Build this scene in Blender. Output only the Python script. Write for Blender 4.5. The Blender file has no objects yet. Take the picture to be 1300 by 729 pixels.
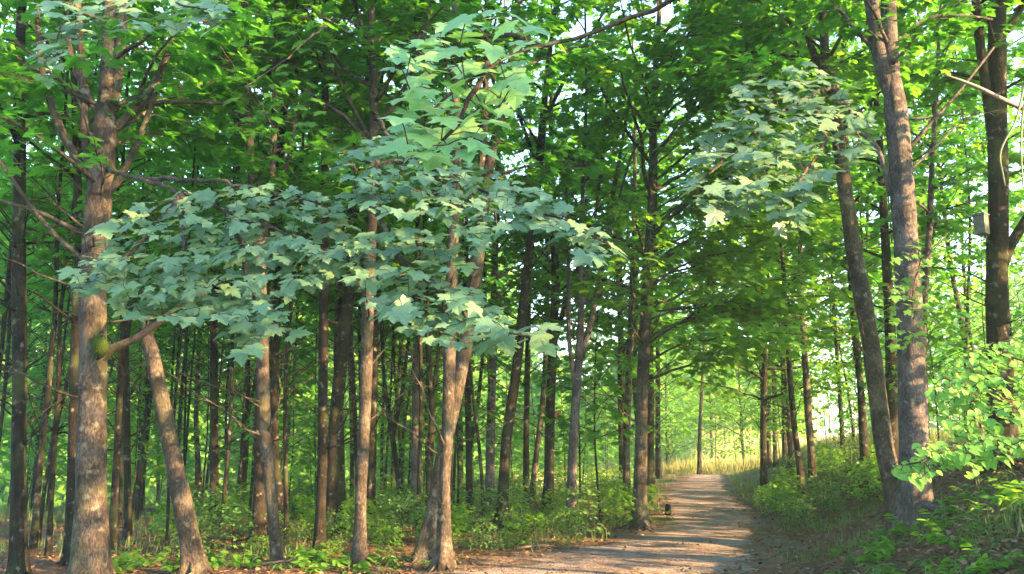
import bpy, math, random
import numpy as np
from mathutils import Vector

# ------------------------------------------------------------------ camera, sky, sun, exposure
SC = bpy.context.scene
COL = SC.collection
W0, H0, F, HZ = 1300.0, 729.0, 1126.0, 560.0
EYE = 1.6
PITCH = math.atan((HZ - H0 / 2) / F)
cam_d = bpy.data.cameras.new('camera')
cam = bpy.data.objects.new('camera', cam_d)
COL.objects.link(cam)
cam.location = (0, 0, EYE)
cam.rotation_euler = (math.pi / 2 + PITCH, 0, 0)
cam_d.sensor_width = 36.0
cam_d.lens = 36.0 * F / W0
cam_d.clip_start = 0.05
cam_d.clip_end = 3000
SC.camera = cam

SUN_EL, SUN_AZ = math.radians(19), math.radians(60)      # azimuth: to the right of straight behind the camera
world = bpy.data.worlds.new('World')
SC.world = world
world.use_nodes = True
wn = world.node_tree.nodes
bg = wn['Background']
sky = wn.new('ShaderNodeTexSky')
sky.sky_type = 'NISHITA'
sky.sun_disc = False
sky.sun_elevation = SUN_EL
sky.sun_rotation = math.pi - SUN_AZ
sky.air_density = 1.0
sky.dust_density = 1.2
sky.ozone_density = 1.0
bg.inputs['Strength'].default_value = 0.105
world.node_tree.links.new(sky.outputs[0], bg.inputs['Color'])

sun_d = bpy.data.lights.new('sun', 'SUN')
sun_d.energy = 5.0
sun_d.angle = math.radians(0.5)
sun_d.color = (1.0, 0.57, 0.23)
sun = bpy.data.objects.new('sun', sun_d)
COL.objects.link(sun)
to_sun = Vector((math.sin(SUN_AZ) * math.cos(SUN_EL), -math.cos(SUN_AZ) * math.cos(SUN_EL), math.sin(SUN_EL)))
sun.rotation_euler = to_sun.to_track_quat('Z', 'Y').to_euler()
sun.location = to_sun * 60

SC.view_settings.view_transform = 'Standard'
SC.view_settings.look = 'None'
SC.view_settings.exposure = 3.65
SC.view_settings.gamma = 1.0
SC.render.engine = 'CYCLES'
cy = SC.cycles
cy.use_denoising = True
cy.max_bounces = 7
cy.diffuse_bounces = 4
cy.glossy_bounces = 2
cy.transmission_bounces = 5
cy.transparent_max_bounces = 4
cy.volume_bounces = 0
cy.sample_clamp_indirect = 6.0
cy.caustics_reflective = False
cy.caustics_refractive = False

# ------------------------------------------------------------------ pixel <-> world, terrain
cp, sp = math.cos(PITCH), math.sin(PITCH)


def at(px, py, D):
    """point of the photograph's pixel on the vertical plane D metres ahead"""
    u = (px - W0 / 2) / F
    v = (H0 / 2 - py) / F
    dx, dy, dz = u, cp - v * sp, sp + v * cp
    t = D / dy
    return np.array([dx * t, D, EYE + dz * t])


def to_px(p):
    x, y, z = p[0], p[1], p[2] - EYE
    f = y * cp + z * sp
    up = -y * sp + z * cp
    return W0 / 2 + F * x / f, H0 / 2 - F * up / f


PY = np.array([-30, -6, 0, 5, 9, 10.7, 12.4, 14.4, 18, 25.7, 34.6, 45, 70.])
PXC = np.array([-9, -4.5, -3.6, -2.2, -0.6, 0.6, 1.6, 2.65, 4.0, 5.2, 7.4, 10.3, 18.])
PHW = np.array([2.2, 2.6, 2.8, 2.9, 2.7, 2.15, 1.75, 1.3, .98, .92, .72, .6, .6])


def sstep(t):
    t = np.clip(t, 0, 1)
    return t * t * (3 - 2 * t)


def wav(x, y):
    return (np.sin(1.3 * x + .7 * y + 1) * np.sin(.9 * y - .4 * x) + .6 * np.sin(2.3 * x - 1.1 * y + 2) * np.sin(1.9 * y + .8 * x)
            + .35 * np.sin(4.1 * x + 3.0 * y) * np.sin(3.7 * y - 2.2 * x + .5))


def terrain(x, y):
    x = np.asarray(x, float)
    y = np.asarray(y, float)
    xc = np.interp(y, PY, PXC)
    hw = np.interp(y, PY, PHW)
    d = x - (xc + hw)
    near = sstep((y + 2) / 8)
    bank = near * (1 - sstep((y - 36) / 22)) * (1.5 * sstep((d - .25) / 4.3) + .05 * np.clip(d - 4.5, 0, 30))
    dl = (xc - hw) - x
    left = -.075 * np.clip(y - 22, 0, 45) * sstep((dl - 1) / 5) - .012 * np.clip(dl - 2, 0, 60)
    crest = .012 * np.clip(y - 16, 0, 20) - .05 * np.clip(y - 37, 0, 60)
    rise = .19 * np.clip(y - 52, 0, 75) * sstep((x / np.maximum(y, 1) + .06) / .06) * sstep((.36 - x / np.maximum(y, 1)) / .06)
    off = np.minimum(1, np.clip(np.maximum(d, dl) + .2, 0, 3) / 1.2)
    return bank + left + crest + rise + .035 * wav(x, y) * (.25 + .75 * off) + .012 * np.sin(7 * x + 2 * y) * np.sin(6.3 * y) * off


def h1(x, y):
    return float(terrain(x, y))


# ------------------------------------------------------------------ objects
def tag(o, label=None, cat=None, group=None, kind=None):
    if label: o['label'] = label
    if cat: o['category'] = cat
    if group: o['group'] = group
    if kind: o['kind'] = kind
    return o


def empty(name, loc, label, cat, group=None, rz=0.0):
    o = bpy.data.objects.new(name, None)
    COL.objects.link(o)
    o.location = loc
    o.rotation_euler = (0, 0, rz)
    o.empty_display_size = .2
    return tag(o, label, cat, group)


def link(name, mesh, mats, parent=None, loc=None):
    o = bpy.data.objects.new(name, mesh)
    COL.objects.link(o)
    if not isinstance(mats, (list, tuple)): mats = [mats]
    if len(mesh.materials) == 0:
        for m in mats: mesh.materials.append(m)
    if parent is not None: o.parent = parent
    if loc is not None: o.location = loc
    return o


def np_mesh(name, V, faces_idx, counts, smooth=False):
    """V (n,3); faces_idx flat loop indices; counts loops per face"""
    me = bpy.data.meshes.new(name)
    V = np.asarray(V, np.float32)
    faces_idx = np.asarray(faces_idx, np.int32)
    counts = np.asarray(counts, np.int32)
    me.vertices.add(len(V))
    me.vertices.foreach_set('co', V.ravel())
    me.loops.add(len(faces_idx))
    me.loops.foreach_set('vertex_index', faces_idx)
    me.polygons.add(len(counts))
    st = np.concatenate([[0], np.cumsum(counts)[:-1]]).astype(np.int32)
    me.polygons.foreach_set('loop_start', st)
    me.polygons.foreach_set('use_smooth', np.full(len(counts), smooth, bool))
    me.update(calc_edges=True)
    return me


class MB:
    def __init__(s):
        s.V, s.I, s.C, s.n = [], [], [], 0

    def add(s, V, faces):
        V = np.asarray(V, float)
        s.V.append(V)
        for f in faces:
            s.I.extend([i + s.n for i in f])
            s.C.append(len(f))
        s.n += len(V)

    def tube(s, P, R, sides=8, wob=0.0, rng=None, cap=True, flare=None):
        P = np.asarray(P, float)
        R = np.asarray(R, float)
        n = len(P)
        T = np.gradient(P, axis=0)
        T /= np.linalg.norm(T, axis=1)[:, None] + 1e-9
        ref = np.array([1., 0, 0]) if abs(T[0][0]) < .8 else np.array([0, 1., 0])
        a = np.cross(T[0], ref); a /= np.linalg.norm(a)
        ang = np.linspace(0, 2 * math.pi, sides, endpoint=False)
        rings = []
        ph = rng.uniform(0, 6, 6) if rng is not None else np.zeros(6)
        for i in range(n):
            a = a - T[i] * a.dot(T[i]); a /= np.linalg.norm(a) + 1e-9
            b = np.cross(T[i], a)
            r = np.full(sides, R[i])
            if wob:
                zz = i * .35
                r = r * (1 + wob * (.5 * np.sin(3 * ang + ph[0] + zz * .4) + .35 * np.sin(5 * ang + ph[1] - zz * .7) + .4 * np.sin(zz * 1.7 + ph[2]) + .5 * np.sin(2 * ang + zz * .9 + ph[3]) * np.sin(zz * .5 + ph[4])))
            if flare is not None:
                r = r * (1 + flare[i] * (.55 + .45 * np.sin(4 * ang + ph[5]) + .3 * np.sin(7 * ang + ph[1])))
            rings.append(P[i] + np.outer(np.cos(ang) * r, a) + np.outer(np.sin(ang) * r, b))
        V = np.concatenate(rings)
        j = np.arange(sides)
        k = (j + 1) % sides
        base = (np.arange(n - 1) * sides)[:, None]
        Q = np.stack([base + j, base + k, base + sides + k, base + sides + j], -1).reshape(-1, 4)
        s.V.append(V)
        s.I.extend((Q + s.n).ravel().tolist())
        s.C.extend([4] * len(Q))
        if cap:
            s.I.extend((np.arange(sides) + (n - 1) * sides + s.n).tolist()); s.C.append(sides)
            s.I.extend((np.arange(sides)[::-1] + s.n).tolist()); s.C.append(sides)
        s.n += len(V)

    def box(s, c, sz, rz=0.0, taper=1.0):
        x, y, z = np.array(sz) / 2
        V = np.array([[-x, -y, -z], [x, -y, -z], [x, y, -z], [-x, y, -z], [-x * taper, -y * taper, z], [x * taper, -y * taper, z], [x * taper, y * taper, z], [-x * taper, y * taper, z]])
        c_, s_ = math.cos(rz), math.sin(rz)
        V = V @ np.array([[c_, s_, 0], [-s_, c_, 0], [0, 0, 1]]) + np.array(c)
        s.add(V, [(0, 3, 2, 1), (4, 5, 6, 7), (0, 1, 5, 4), (1, 2, 6, 5), (2, 3, 7, 6), (3, 0, 4, 7)])

    def mesh(s, name, smooth=True):
        return np_mesh(name, np.concatenate(s.V) if s.V else np.zeros((0, 3)), s.I, s.C, smooth)


def leaf_tpl(half, tip, zf):
    """half outline (x>=0, base to tip) -> folded fan template"""
    half = [(0., 0.)] + half
    right = half + [tip]
    left = [(-x, y) for x, y in half[:0:-1]]
    o = right + left
    V = [(0, .32, 0)] + [(x, y, zf(abs(x), y)) for x, y in o]
    n = len(o)
    return np.array(V, float), [(0, i + 1, (i + 1) % n + 1) for i in range(n)]


zf1 = lambda x, y: .10 * x - .28 * x * x - .16 * max(0, y - .35) ** 2
MAPLE = leaf_tpl([(.10, -.06), (.26, -.10), (.45, -.08), (.38, .03), (.50, .08), (.40, .14), (.46, .24), (.70, .38), (.55, .40), (.55, .50), (.42, .46), (.25, .46),
                  (.27, .58), (.36, .72), (.22, .71), (.16, .86)], (0, 1.08), zf1)
MAPLE_LO = leaf_tpl([(.40, -.08), (.36, .13), (.66, .40), (.26, .46), (.28, .70)], (0, 1.08), zf1)
OVAL = leaf_tpl([(.20, .06), (.36, .25), (.40, .48), (.30, .72), (.12, .92)], (0, 1.05), lambda x, y: .25 * x - .2 * max(0, y - .4) ** 2)
STAR = leaf_tpl([(.55, .1), (.5, .5)], (0, 1.05), zf1)
LANCE = leaf_tpl([(.10, .15), (.16, .45), (.10, .8)], (0, 1.1), lambda x, y: .4 * x - .5 * max(0, y - .3) ** 2)


def nz(a):
    return a / (np.linalg.norm(a, axis=-1, keepdims=True) + 1e-9)


def leaf_mesh(name, pos, dirs, nrm, size, tpl):
    V, Fc = tpl
    pos = np.asarray(pos, float); size = np.asarray(size, float)
    y = nz(np.asarray(dirs, float))
    z = nz(np.asarray(nrm, float))
    x = nz(np.cross(y, z))
    z = np.cross(x, y)
    N, K = len(pos), len(V)
    out = pos[:, None, :] + size[:, None, None] * (V[None, :, 0:1] * x[:, None] + V[None, :, 1:2] * y[:, None] + V[None, :, 2:3] * z[:, None])
    Fa = np.array(Fc, np.int32)
    I = (Fa[None] + (np.arange(N) * K)[:, None, None]).ravel()
    return np_mesh(name, out.reshape(-1, 3), I, np.full(N * len(Fc), 3))


# ------------------------------------------------------------------ materials
def new_mat(name):
    m = bpy.data.materials.new(name)
    m.use_nodes = True
    nt = m.node_tree
    nt.nodes.clear()
    out = nt.nodes.new('ShaderNodeOutputMaterial')
    return m, nt, nt.nodes, nt.links, out


def ramp(ns, stops):
    r = ns.new('ShaderNodeValToRGB')
    el = r.color_ramp.elements
    while len(el) < len(stops): el.new(.5)
    for e, (p, c) in zip(el, stops):
        e.position = p
        e.color = (*c, 1)
    return r


def leaf_mat(name, cols, trans, tfac=.4, rough=.5, spec=.35):
    m, nt, ns, lk, out = new_mat(name)
    geo = ns.new('ShaderNodeNewGeometry')
    oi = ns.new('ShaderNodeObjectInfo')
    r = ramp(ns, [(i / (len(cols) - 1), c) for i, c in enumerate(cols)])
    lk.new(geo.outputs['Random Per Island'], r.inputs[0])
    hs = ns.new('ShaderNodeHueSaturation')
    mr = ns.new('ShaderNodeMapRange')
    mr.inputs['To Min'].default_value = .485; mr.inputs['To Max'].default_value = .512
    lk.new(oi.outputs['Random'], mr.inputs['Value'])
    lk.new(mr.outputs[0], hs.inputs['Hue'])
    mr2 = ns.new('ShaderNodeMapRange')
    mr2.inputs['To Min'].default_value = .8; mr2.inputs['To Max'].default_value = 1.2
    mu = ns.new('ShaderNodeMath'); mu.operation = 'FRACT'
    mm = ns.new('ShaderNodeMath'); mm.operation = 'MULTIPLY'; mm.inputs[1].default_value = 7.31
    lk.new(oi.outputs['Random'], mm.inputs[0]); lk.new(mm.outputs[0], mu.inputs[0]); lk.new(mu.outputs[0], mr2.inputs['Value'])
    lk.new(mr2.outputs[0], hs.inputs['Value'])
    lk.new(r.outputs[0], hs.inputs['Color'])
    p = ns.new('ShaderNodeBsdfPrincipled')
    lk.new(hs.outputs[0], p.inputs['Base Color'])
    p.inputs['Roughness'].default_value = rough
    p.inputs['Specular IOR Level'].default_value = spec
    t = ns.new('ShaderNodeBsdfTranslucent')
    mc = ns.new('ShaderNodeMix'); mc.data_type = 'RGBA'; mc.blend_type = 'MIX'
    mc.inputs[0].default_value = .75
    lk.new(hs.outputs[0], mc.inputs[6]); mc.inputs[7].default_value = (*trans, 1)
    lk.new(mc.outputs[2], t.inputs['Color'])
    mx = ns.new('ShaderNodeMixShader'); mx.inputs[0].default_value = tfac
    lk.new(p.outputs[0], mx.inputs[1]); lk.new(t.outputs[0], mx.inputs[2])
    lk.new(mx.outputs[0], out.inputs['Surface'])
    return m


def bark_mat(name, dark, mid, light, scale=1.0, moss=.25, bands=False):
    m, nt, ns, lk, out = new_mat(name)
    tc = ns.new('ShaderNodeTexCoord')
    oi = ns.new('ShaderNodeObjectInfo')
    ad = ns.new('ShaderNodeVectorMath'); ad.operation = 'ADD'
    lk.new(tc.outputs['Object'], ad.inputs[0]); lk.new(oi.outputs['Location'], ad.inputs[1])
    mp = ns.new('ShaderNodeMapping')
    mp.inputs['Scale'].default_value = (44 * scale, 44 * scale, 20 * scale)
    lk.new(ad.outputs[0], mp.inputs[0])
    n1 = ns.new('ShaderNodeTexNoise'); n1.inputs['Scale'].default_value = 1.0; n1.inputs['Detail'].default_value = 6; n1.inputs['Roughness'].default_value = .65
    lk.new(mp.outputs[0], n1.inputs['Vector'])
    n2 = ns.new('ShaderNodeTexNoise'); n2.inputs['Scale'].default_value = 4.0; n2.inputs['Detail'].default_value = 4
    lk.new(ad.outputs[0], n2.inputs['Vector'])
    r = ramp(ns, [(.36, dark), (.5, mid), (.64, light)])
    mxv = ns.new('ShaderNodeMath'); mxv.operation = 'MULTIPLY_ADD'; mxv.inputs[1].default_value = .55
    sc2 = ns.new('ShaderNodeMath'); sc2.operation = 'MULTIPLY'; sc2.inputs[1].default_value = .45
    lk.new(n2.outputs['Fac'], sc2.inputs[0]); lk.new(n1.outputs['Fac'], mxv.inputs[0]); lk.new(sc2.outputs[0], mxv.inputs[2])
    lk.new(mxv.outputs[0], r.inputs[0])
    # lichen spots and moss
    n3 = ns.new('ShaderNodeTexNoise'); n3.inputs['Scale'].default_value = 9.0; n3.inputs['Detail'].default_value = 3
    lk.new(ad.outputs[0], n3.inputs['Vector'])
    r3 = ramp(ns, [(.60, (0, 0, 0)), (.70, (1, 1, 1))])
    lk.new(n3.outputs['Fac'], r3.inputs[0])
    mm = ns.new('ShaderNodeMath'); mm.operation = 'MULTIPLY'; mm.inputs[1].default_value = .55
    lk.new(r3.outputs[0], mm.inputs[0])
    c1 = ns.new('ShaderNodeMix'); c1.data_type = 'RGBA'
    lk.new(mm.outputs[0], c1.inputs[0]); lk.new(r.outputs[0], c1.inputs[6]); c1.inputs[7].default_value = (.17, .175, .15, 1)
    n4 = ns.new('ShaderNodeTexNoise'); n4.inputs['Scale'].default_value = 2.2; n4.inputs['Detail'].default_value = 5
    lk.new(ad.outputs[0], n4.inputs['Vector'])
    r4 = ramp(ns, [(.52, (0, 0, 0)), (.68, (1, 1, 1))])
    lk.new(n4.outputs['Fac'], r4.inputs[0])
    m4 = ns.new('ShaderNodeMath'); m4.operation = 'MULTIPLY'; m4.inputs[1].default_value = moss
    lk.new(r4.outputs[0], m4.inputs[0])
    c2 = ns.new('ShaderNodeMix'); c2.data_type = 'RGBA'
    lk.new(m4.outputs[0], c2.inputs[0]); lk.new(c1.outputs[2], c2.inputs[6]); c2.inputs[7].default_value = (.06, .085, .03, 1)
    mk = ns.new('ShaderNodeMapping'); mk.inputs['Scale'].default_value = (5.0, 5.0, 2.6)
    lk.new(ad.outputs[0], mk.inputs[0])
    nd = ns.new('ShaderNodeTexNoise'); nd.inputs['Scale'].default_value = 2.5; lk.new(mk.outputs[0], nd.inputs['Vector'])
    va = ns.new('ShaderNodeMix'); va.data_type = 'RGBA'; va.blend_type = 'LINEAR_LIGHT'; va.inputs[0].default_value = .25
    lk.new(mk.outputs[0], va.inputs[6]); lk.new(nd.outputs['Color'], va.inputs[7])
    vk = ns.new('ShaderNodeTexVoronoi'); vk.inputs['Scale'].default_value = 1.0; lk.new(va.outputs[2], vk.inputs['Vector'])
    rk = ramp(ns, [(.12, (1, 1, 1)), (.27, (0, 0, 0))]); lk.new(vk.outputs['Distance'], rk.inputs[0])
    mk2 = ns.new('ShaderNodeMath'); mk2.operation = 'MULTIPLY'; mk2.inputs[1].default_value = .75; lk.new(rk.outputs[0], mk2.inputs[0])
    c3 = ns.new('ShaderNodeMix'); c3.data_type = 'RGBA'
    lk.new(mk2.outputs[0], c3.inputs[0]); lk.new(c2.outputs[2], c3.inputs[6]); c3.inputs[7].default_value = (*dark, 1)
    c2 = c3
    p = ns.new('ShaderNodeBsdfPrincipled')
    lk.new(c2.outputs[2], p.inputs['Base Color'])
    p.inputs['Roughness'].default_value = .9
    p.inputs['Specular IOR Level'].default_value = .15
    b = ns.new('ShaderNodeBump'); b.inputs['Strength'].default_value = 1.0; b.inputs['Distance'].default_value = .04
    lk.new(mxv.outputs[0], b.inputs['Height'])
    lk.new(b.outputs[0], p.inputs['Normal'])
    lk.new(p.outputs[0], out.inputs['Surface'])
    return m


def ground_mat(name, stops, scales, bump=.6, patch=None):
    m, nt, ns, lk, out = new_mat(name)
    tc = ns.new('ShaderNodeTexCoord')
    n1 = ns.new('ShaderNodeTexNoise'); n1.inputs['Scale'].default_value = scales[0]; n1.inputs['Detail'].default_value = 8; n1.inputs['Roughness'].default_value = .7
    n2 = ns.new('ShaderNodeTexNoise'); n2.inputs['Scale'].default_value = scales[1]; n2.inputs['Detail'].default_value = 5
    n3 = ns.new('ShaderNodeTexVoronoi'); n3.inputs['Scale'].default_value = scales[2]
    for n in (n1, n2, n3): lk.new(tc.outputs['Object'], n.inputs['Vector'])
    a = ns.new('ShaderNodeMath'); a.operation = 'MULTIPLY_ADD'; a.inputs[1].default_value = .5
    s2 = ns.new('ShaderNodeMath'); s2.operation = 'MULTIPLY'; s2.inputs[1].default_value = .5
    lk.new(n2.outputs['Fac'], s2.inputs[0]); lk.new(n1.outputs['Fac'], a.inputs[0]); lk.new(s2.outputs[0], a.inputs[2])
    r = ramp(ns, stops)
    lk.new(a.outputs[0], r.inputs[0])
    col = r.outputs[0]
    if patch:
        pc, lo, hi, psc = patch
        n4 = ns.new('ShaderNodeTexNoise'); n4.inputs['Scale'].default_value = psc; n4.inputs['Detail'].default_value = 6
        lk.new(tc.outputs['Object'], n4.inputs['Vector'])
        r4 = ramp(ns, [(lo, (0, 0, 0)), (hi, (1, 1, 1))]); lk.new(n4.outputs['Fac'], r4.inputs[0])
        mx = ns.new('ShaderNodeMix'); mx.data_type = 'RGBA'
        lk.new(r4.outputs[0], mx.inputs[0]); lk.new(col, mx.inputs[6]); mx.inputs[7].default_value = (*pc, 1)
        col = mx.outputs[2]
    p = ns.new('ShaderNodeBsdfPrincipled')
    lk.new(col, p.inputs['Base Color'])
    p.inputs['Roughness'].default_value = .95
    p.inputs['Specular IOR Level'].default_value = .1
    h = ns.new('ShaderNodeMath'); h.operation = 'MULTIPLY_ADD'; h.inputs[1].default_value = .35
    lk.new(n3.outputs['Distance'], h.inputs[0]); lk.new(n1.outputs['Fac'], h.inputs[2])
    b = ns.new('ShaderNodeBump'); b.inputs['Strength'].default_value = bump; b.inputs['Distance'].default_value = .05
    lk.new(h.outputs[0], b.inputs['Height']); lk.new(b.outputs[0], p.inputs['Normal'])
    lk.new(p.outputs[0], out.inputs['Surface'])
    return m


def plain(name, c, rough=.8):
    m, nt, ns, lk, out = new_mat(name)
    tc = ns.new('ShaderNodeTexCoord')
    n = ns.new('ShaderNodeTexNoise'); n.inputs['Scale'].default_value = 18; n.inputs['Detail'].default_value = 5
    lk.new(tc.outputs['Object'], n.inputs['Vector'])
    r = ramp(ns, [(.3, tuple(v * .65 for v in c)), (.7, tuple(min(1, v * 1.2) for v in c))])
    lk.new(n.outputs['Fac'], r.inputs[0])
    p = ns.new('ShaderNodeBsdfPrincipled'); lk.new(r.outputs[0], p.inputs['Base Color'])
    p.inputs['Roughness'].default_value = rough
    lk.new(p.outputs[0], out.inputs['Surface'])
    return m


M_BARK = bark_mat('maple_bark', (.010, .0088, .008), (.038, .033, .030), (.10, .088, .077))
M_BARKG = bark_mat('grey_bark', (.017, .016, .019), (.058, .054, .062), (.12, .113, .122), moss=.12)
M_BARKD = bark_mat('dark_shaded_bark', (.003, .0028, .0027), (.0095, .0083, .0077), (.024, .021, .019), moss=.3)  # shade put into the colour: darker than real bark, for silhouetted trunks
M_DEAD = plain('bleached_wood', (.15, .14, .135))
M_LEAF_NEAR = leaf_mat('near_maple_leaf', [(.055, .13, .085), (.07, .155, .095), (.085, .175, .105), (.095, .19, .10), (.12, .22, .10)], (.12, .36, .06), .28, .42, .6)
M_LEAF_LIT = leaf_mat('skylit_maple_leaf', [(.10, .26, .13), (.13, .31, .15), (.16, .35, .15), (.20, .42, .12)], (.18, .5, .06), .38, .40, .5)  # paler copy of the near leaf; sky light and sheen put into the colour
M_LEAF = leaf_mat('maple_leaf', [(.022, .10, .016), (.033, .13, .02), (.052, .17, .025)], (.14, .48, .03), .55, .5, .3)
M_LEAF_Y = leaf_mat('young_and_brightened_leaf', [(.045, .135, .02), (.065, .18, .025), (.095, .22, .03)], (.24, .56, .03), .55, .5, .3)
M_FRESH = leaf_mat('fresh_leaf', [(.08, .22, .045), (.10, .27, .055), (.13, .32, .07)], (.25, .55, .05), .42, .5, .3)
M_FAR = leaf_mat('far_leaf', [(.07, .17, .025), (.09, .21, .035), (.12, .25, .045)], (.25, .55, .05), .5, .5, .3)
M_HERB = leaf_mat('herb_leaf', [(.04, .10, .03), (.06, .15, .04), (.09, .20, .05)], (.16, .34, .05), .35, .5, .35)
M_LITTER = leaf_mat('dry_leaf', [(.035, .022, .016), (.07, .045, .032), (.12, .075, .05), (.20, .14, .10)], (.2, .1, .04), .1, .8, .15)
M_GRASS = leaf_mat('grass_blade', [(.05, .10, .03), (.08, .14, .04), (.13, .17, .06)], (.16, .28, .05), .35, .5, .3)
M_GROUND = ground_mat('forest_soil', [(.30, (.030, .021, .015)), (.48, (.085, .055, .038)), (.62, (.14, .095, .068)), (.75, (.2, .14, .10))], (9, 1.3, 30), .8,
                      ((.045, .07, .022), .54, .66, .45))
M_PATH = ground_mat('trodden_earth', [(.34, (.06, .051, .049)), (.46, (.125, .110, .108)), (.57, (.19, .170, .168)), (.70, (.28, .255, .25))], (9, 1.4, 34), .9,
                    ((.12, .085, .06), .58, .70, 1.7))

# ------------------------------------------------------------------ the ground and the path
def axis(a, b, fine, lo, hi, grow=1.16):
    v = list(np.arange(lo, hi + 1e-6, fine))
    s = fine
    while v[-1] < b: s *= grow; v.append(v[-1] + s)
    s = fine
    while v[0] > a: s *= grow; v.insert(0, v[0] - s)
    return np.array(v)


def grid_mesh(name, X, Y, Z):
    n, m = X.shape
    V = np.stack([X, Y, Z], -1).reshape(-1, 3)
    i = np.arange(n - 1)[:, None] * m + np.arange(m - 1)[None]
    Q = np.stack([i, i + 1, i + m + 1, i + m], -1).reshape(-1, 4)
    return np_mesh(name, V, Q.ravel(), np.full(len(Q), 4), True)


gx = axis(-600, 600, .13, -9, 11)
gy = axis(-300, 900, .13, 8, 30, 1.07)
GX, GY = np.meshgrid(gx, gy)
g = link('ground', grid_mesh('ground', GX, GY, terrain(GX, GY)), M_GROUND)
tag(g, kind='structure')

py = np.arange(-8, 48, .16)
pu = np.linspace(-1, 1, 21)
PYY, PU = np.meshgrid(py, pu, indexing='ij')
edge = 1 + .05 * np.sin(PYY * 11.3 + 3 * np.sign(PU)) * np.abs(PU) + .10 * np.sin(PYY * 2.1 + np.sign(PU)) * np.abs(PU) + .07 * np.sin(PYY * 5.3 + 2 * np.sign(PU)) * np.abs(PU)
PX = np.interp(PYY, PY, PXC) + PU * np.interp(PYY, PY, PHW) * edge
PZ = terrain(PX, PYY) + .03 * (1 - np.abs(PU) ** 6) - .012 + .008 * wav(PX * 2.2, PYY * 2.2)
p = link('path', grid_mesh('path', PX, PYY, PZ), M_PATH)
tag(p, kind='structure')
M_VERGE = ground_mat('worn_verge', [(.32, (.045, .034, .027)), (.46, (.09, .070, .058)), (.60, (.14, .112, .095)), (.75, (.20, .165, .145))], (10, 1.7, 30), .9, ((.05, .075, .025), .58, .68, .8))
edge = 1 + .16 * np.sin(PYY * 1.3 + 2 * np.sign(PU)) * np.abs(PU) + .08 * np.sin(PYY * 4.1 + np.sign(PU)) * np.abs(PU)
VX = np.interp(PYY, PY, PXC) + PU * (np.interp(PYY, PY, PHW) * 1.1 + .3) * edge
p = link('path_verge', grid_mesh('path_verge', VX, PYY, terrain(VX, PYY) + .012 * (1 - np.abs(PU) ** 8) - .004), M_VERGE)
tag(p, kind='structure')


M_MEADOW = ground_mat('dry_meadow', [(.30, (.14, .20, .05)), (.5, (.28, .29, .12)), (.7, (.42, .37, .24))], (3, .2, 12), .4)
mX, mY = np.meshgrid(axis(-14, 34, 1.0, 0, 26), np.arange(40, 150, 1.0))
mX = mX * (mY / 60)
o = link('meadow', grid_mesh('meadow', mX, mY, terrain(mX, mY) - .04 + .29 * sstep((mY - 40) / 12)), M_MEADOW)
tag(o, kind='structure')


# ------------------------------------------------------------------ tree building
def interp_poly(P, R, step):
    P = np.asarray(P, float); R = np.asarray(R, float)
    L = np.concatenate([[0], np.cumsum(np.linalg.norm(np.diff(P, axis=0), axis=1))])
    n = max(3, int(L[-1] / step) + 1)
    s = np.linspace(0, L[-1], n)
    Q = np.stack([np.interp(s, L, P[:, k]) for k in range(3)], 1)
    for _ in range(3):
        Q[1:-1] = .25 * Q[:-2] + .5 * Q[1:-1] + .25 * Q[2:]
    return Q, np.interp(s, L, R)


def limb_path(rng, p, az, el, L, el_end, step=.32):
    n = max(3, int(L / step) + 1)
    P = [np.array(p, float)]
    a = az
    for i in range(n):
        t = i / n
        e = el + (el_end - el) * t + rng.normal(0, .10)
        a += rng.normal(0, .13)
        P.append(P[-1] + (L / n) * np.array([math.cos(a) * math.cos(e), math.sin(a) * math.cos(e), math.sin(e)]))
    return np.array(P)


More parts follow.
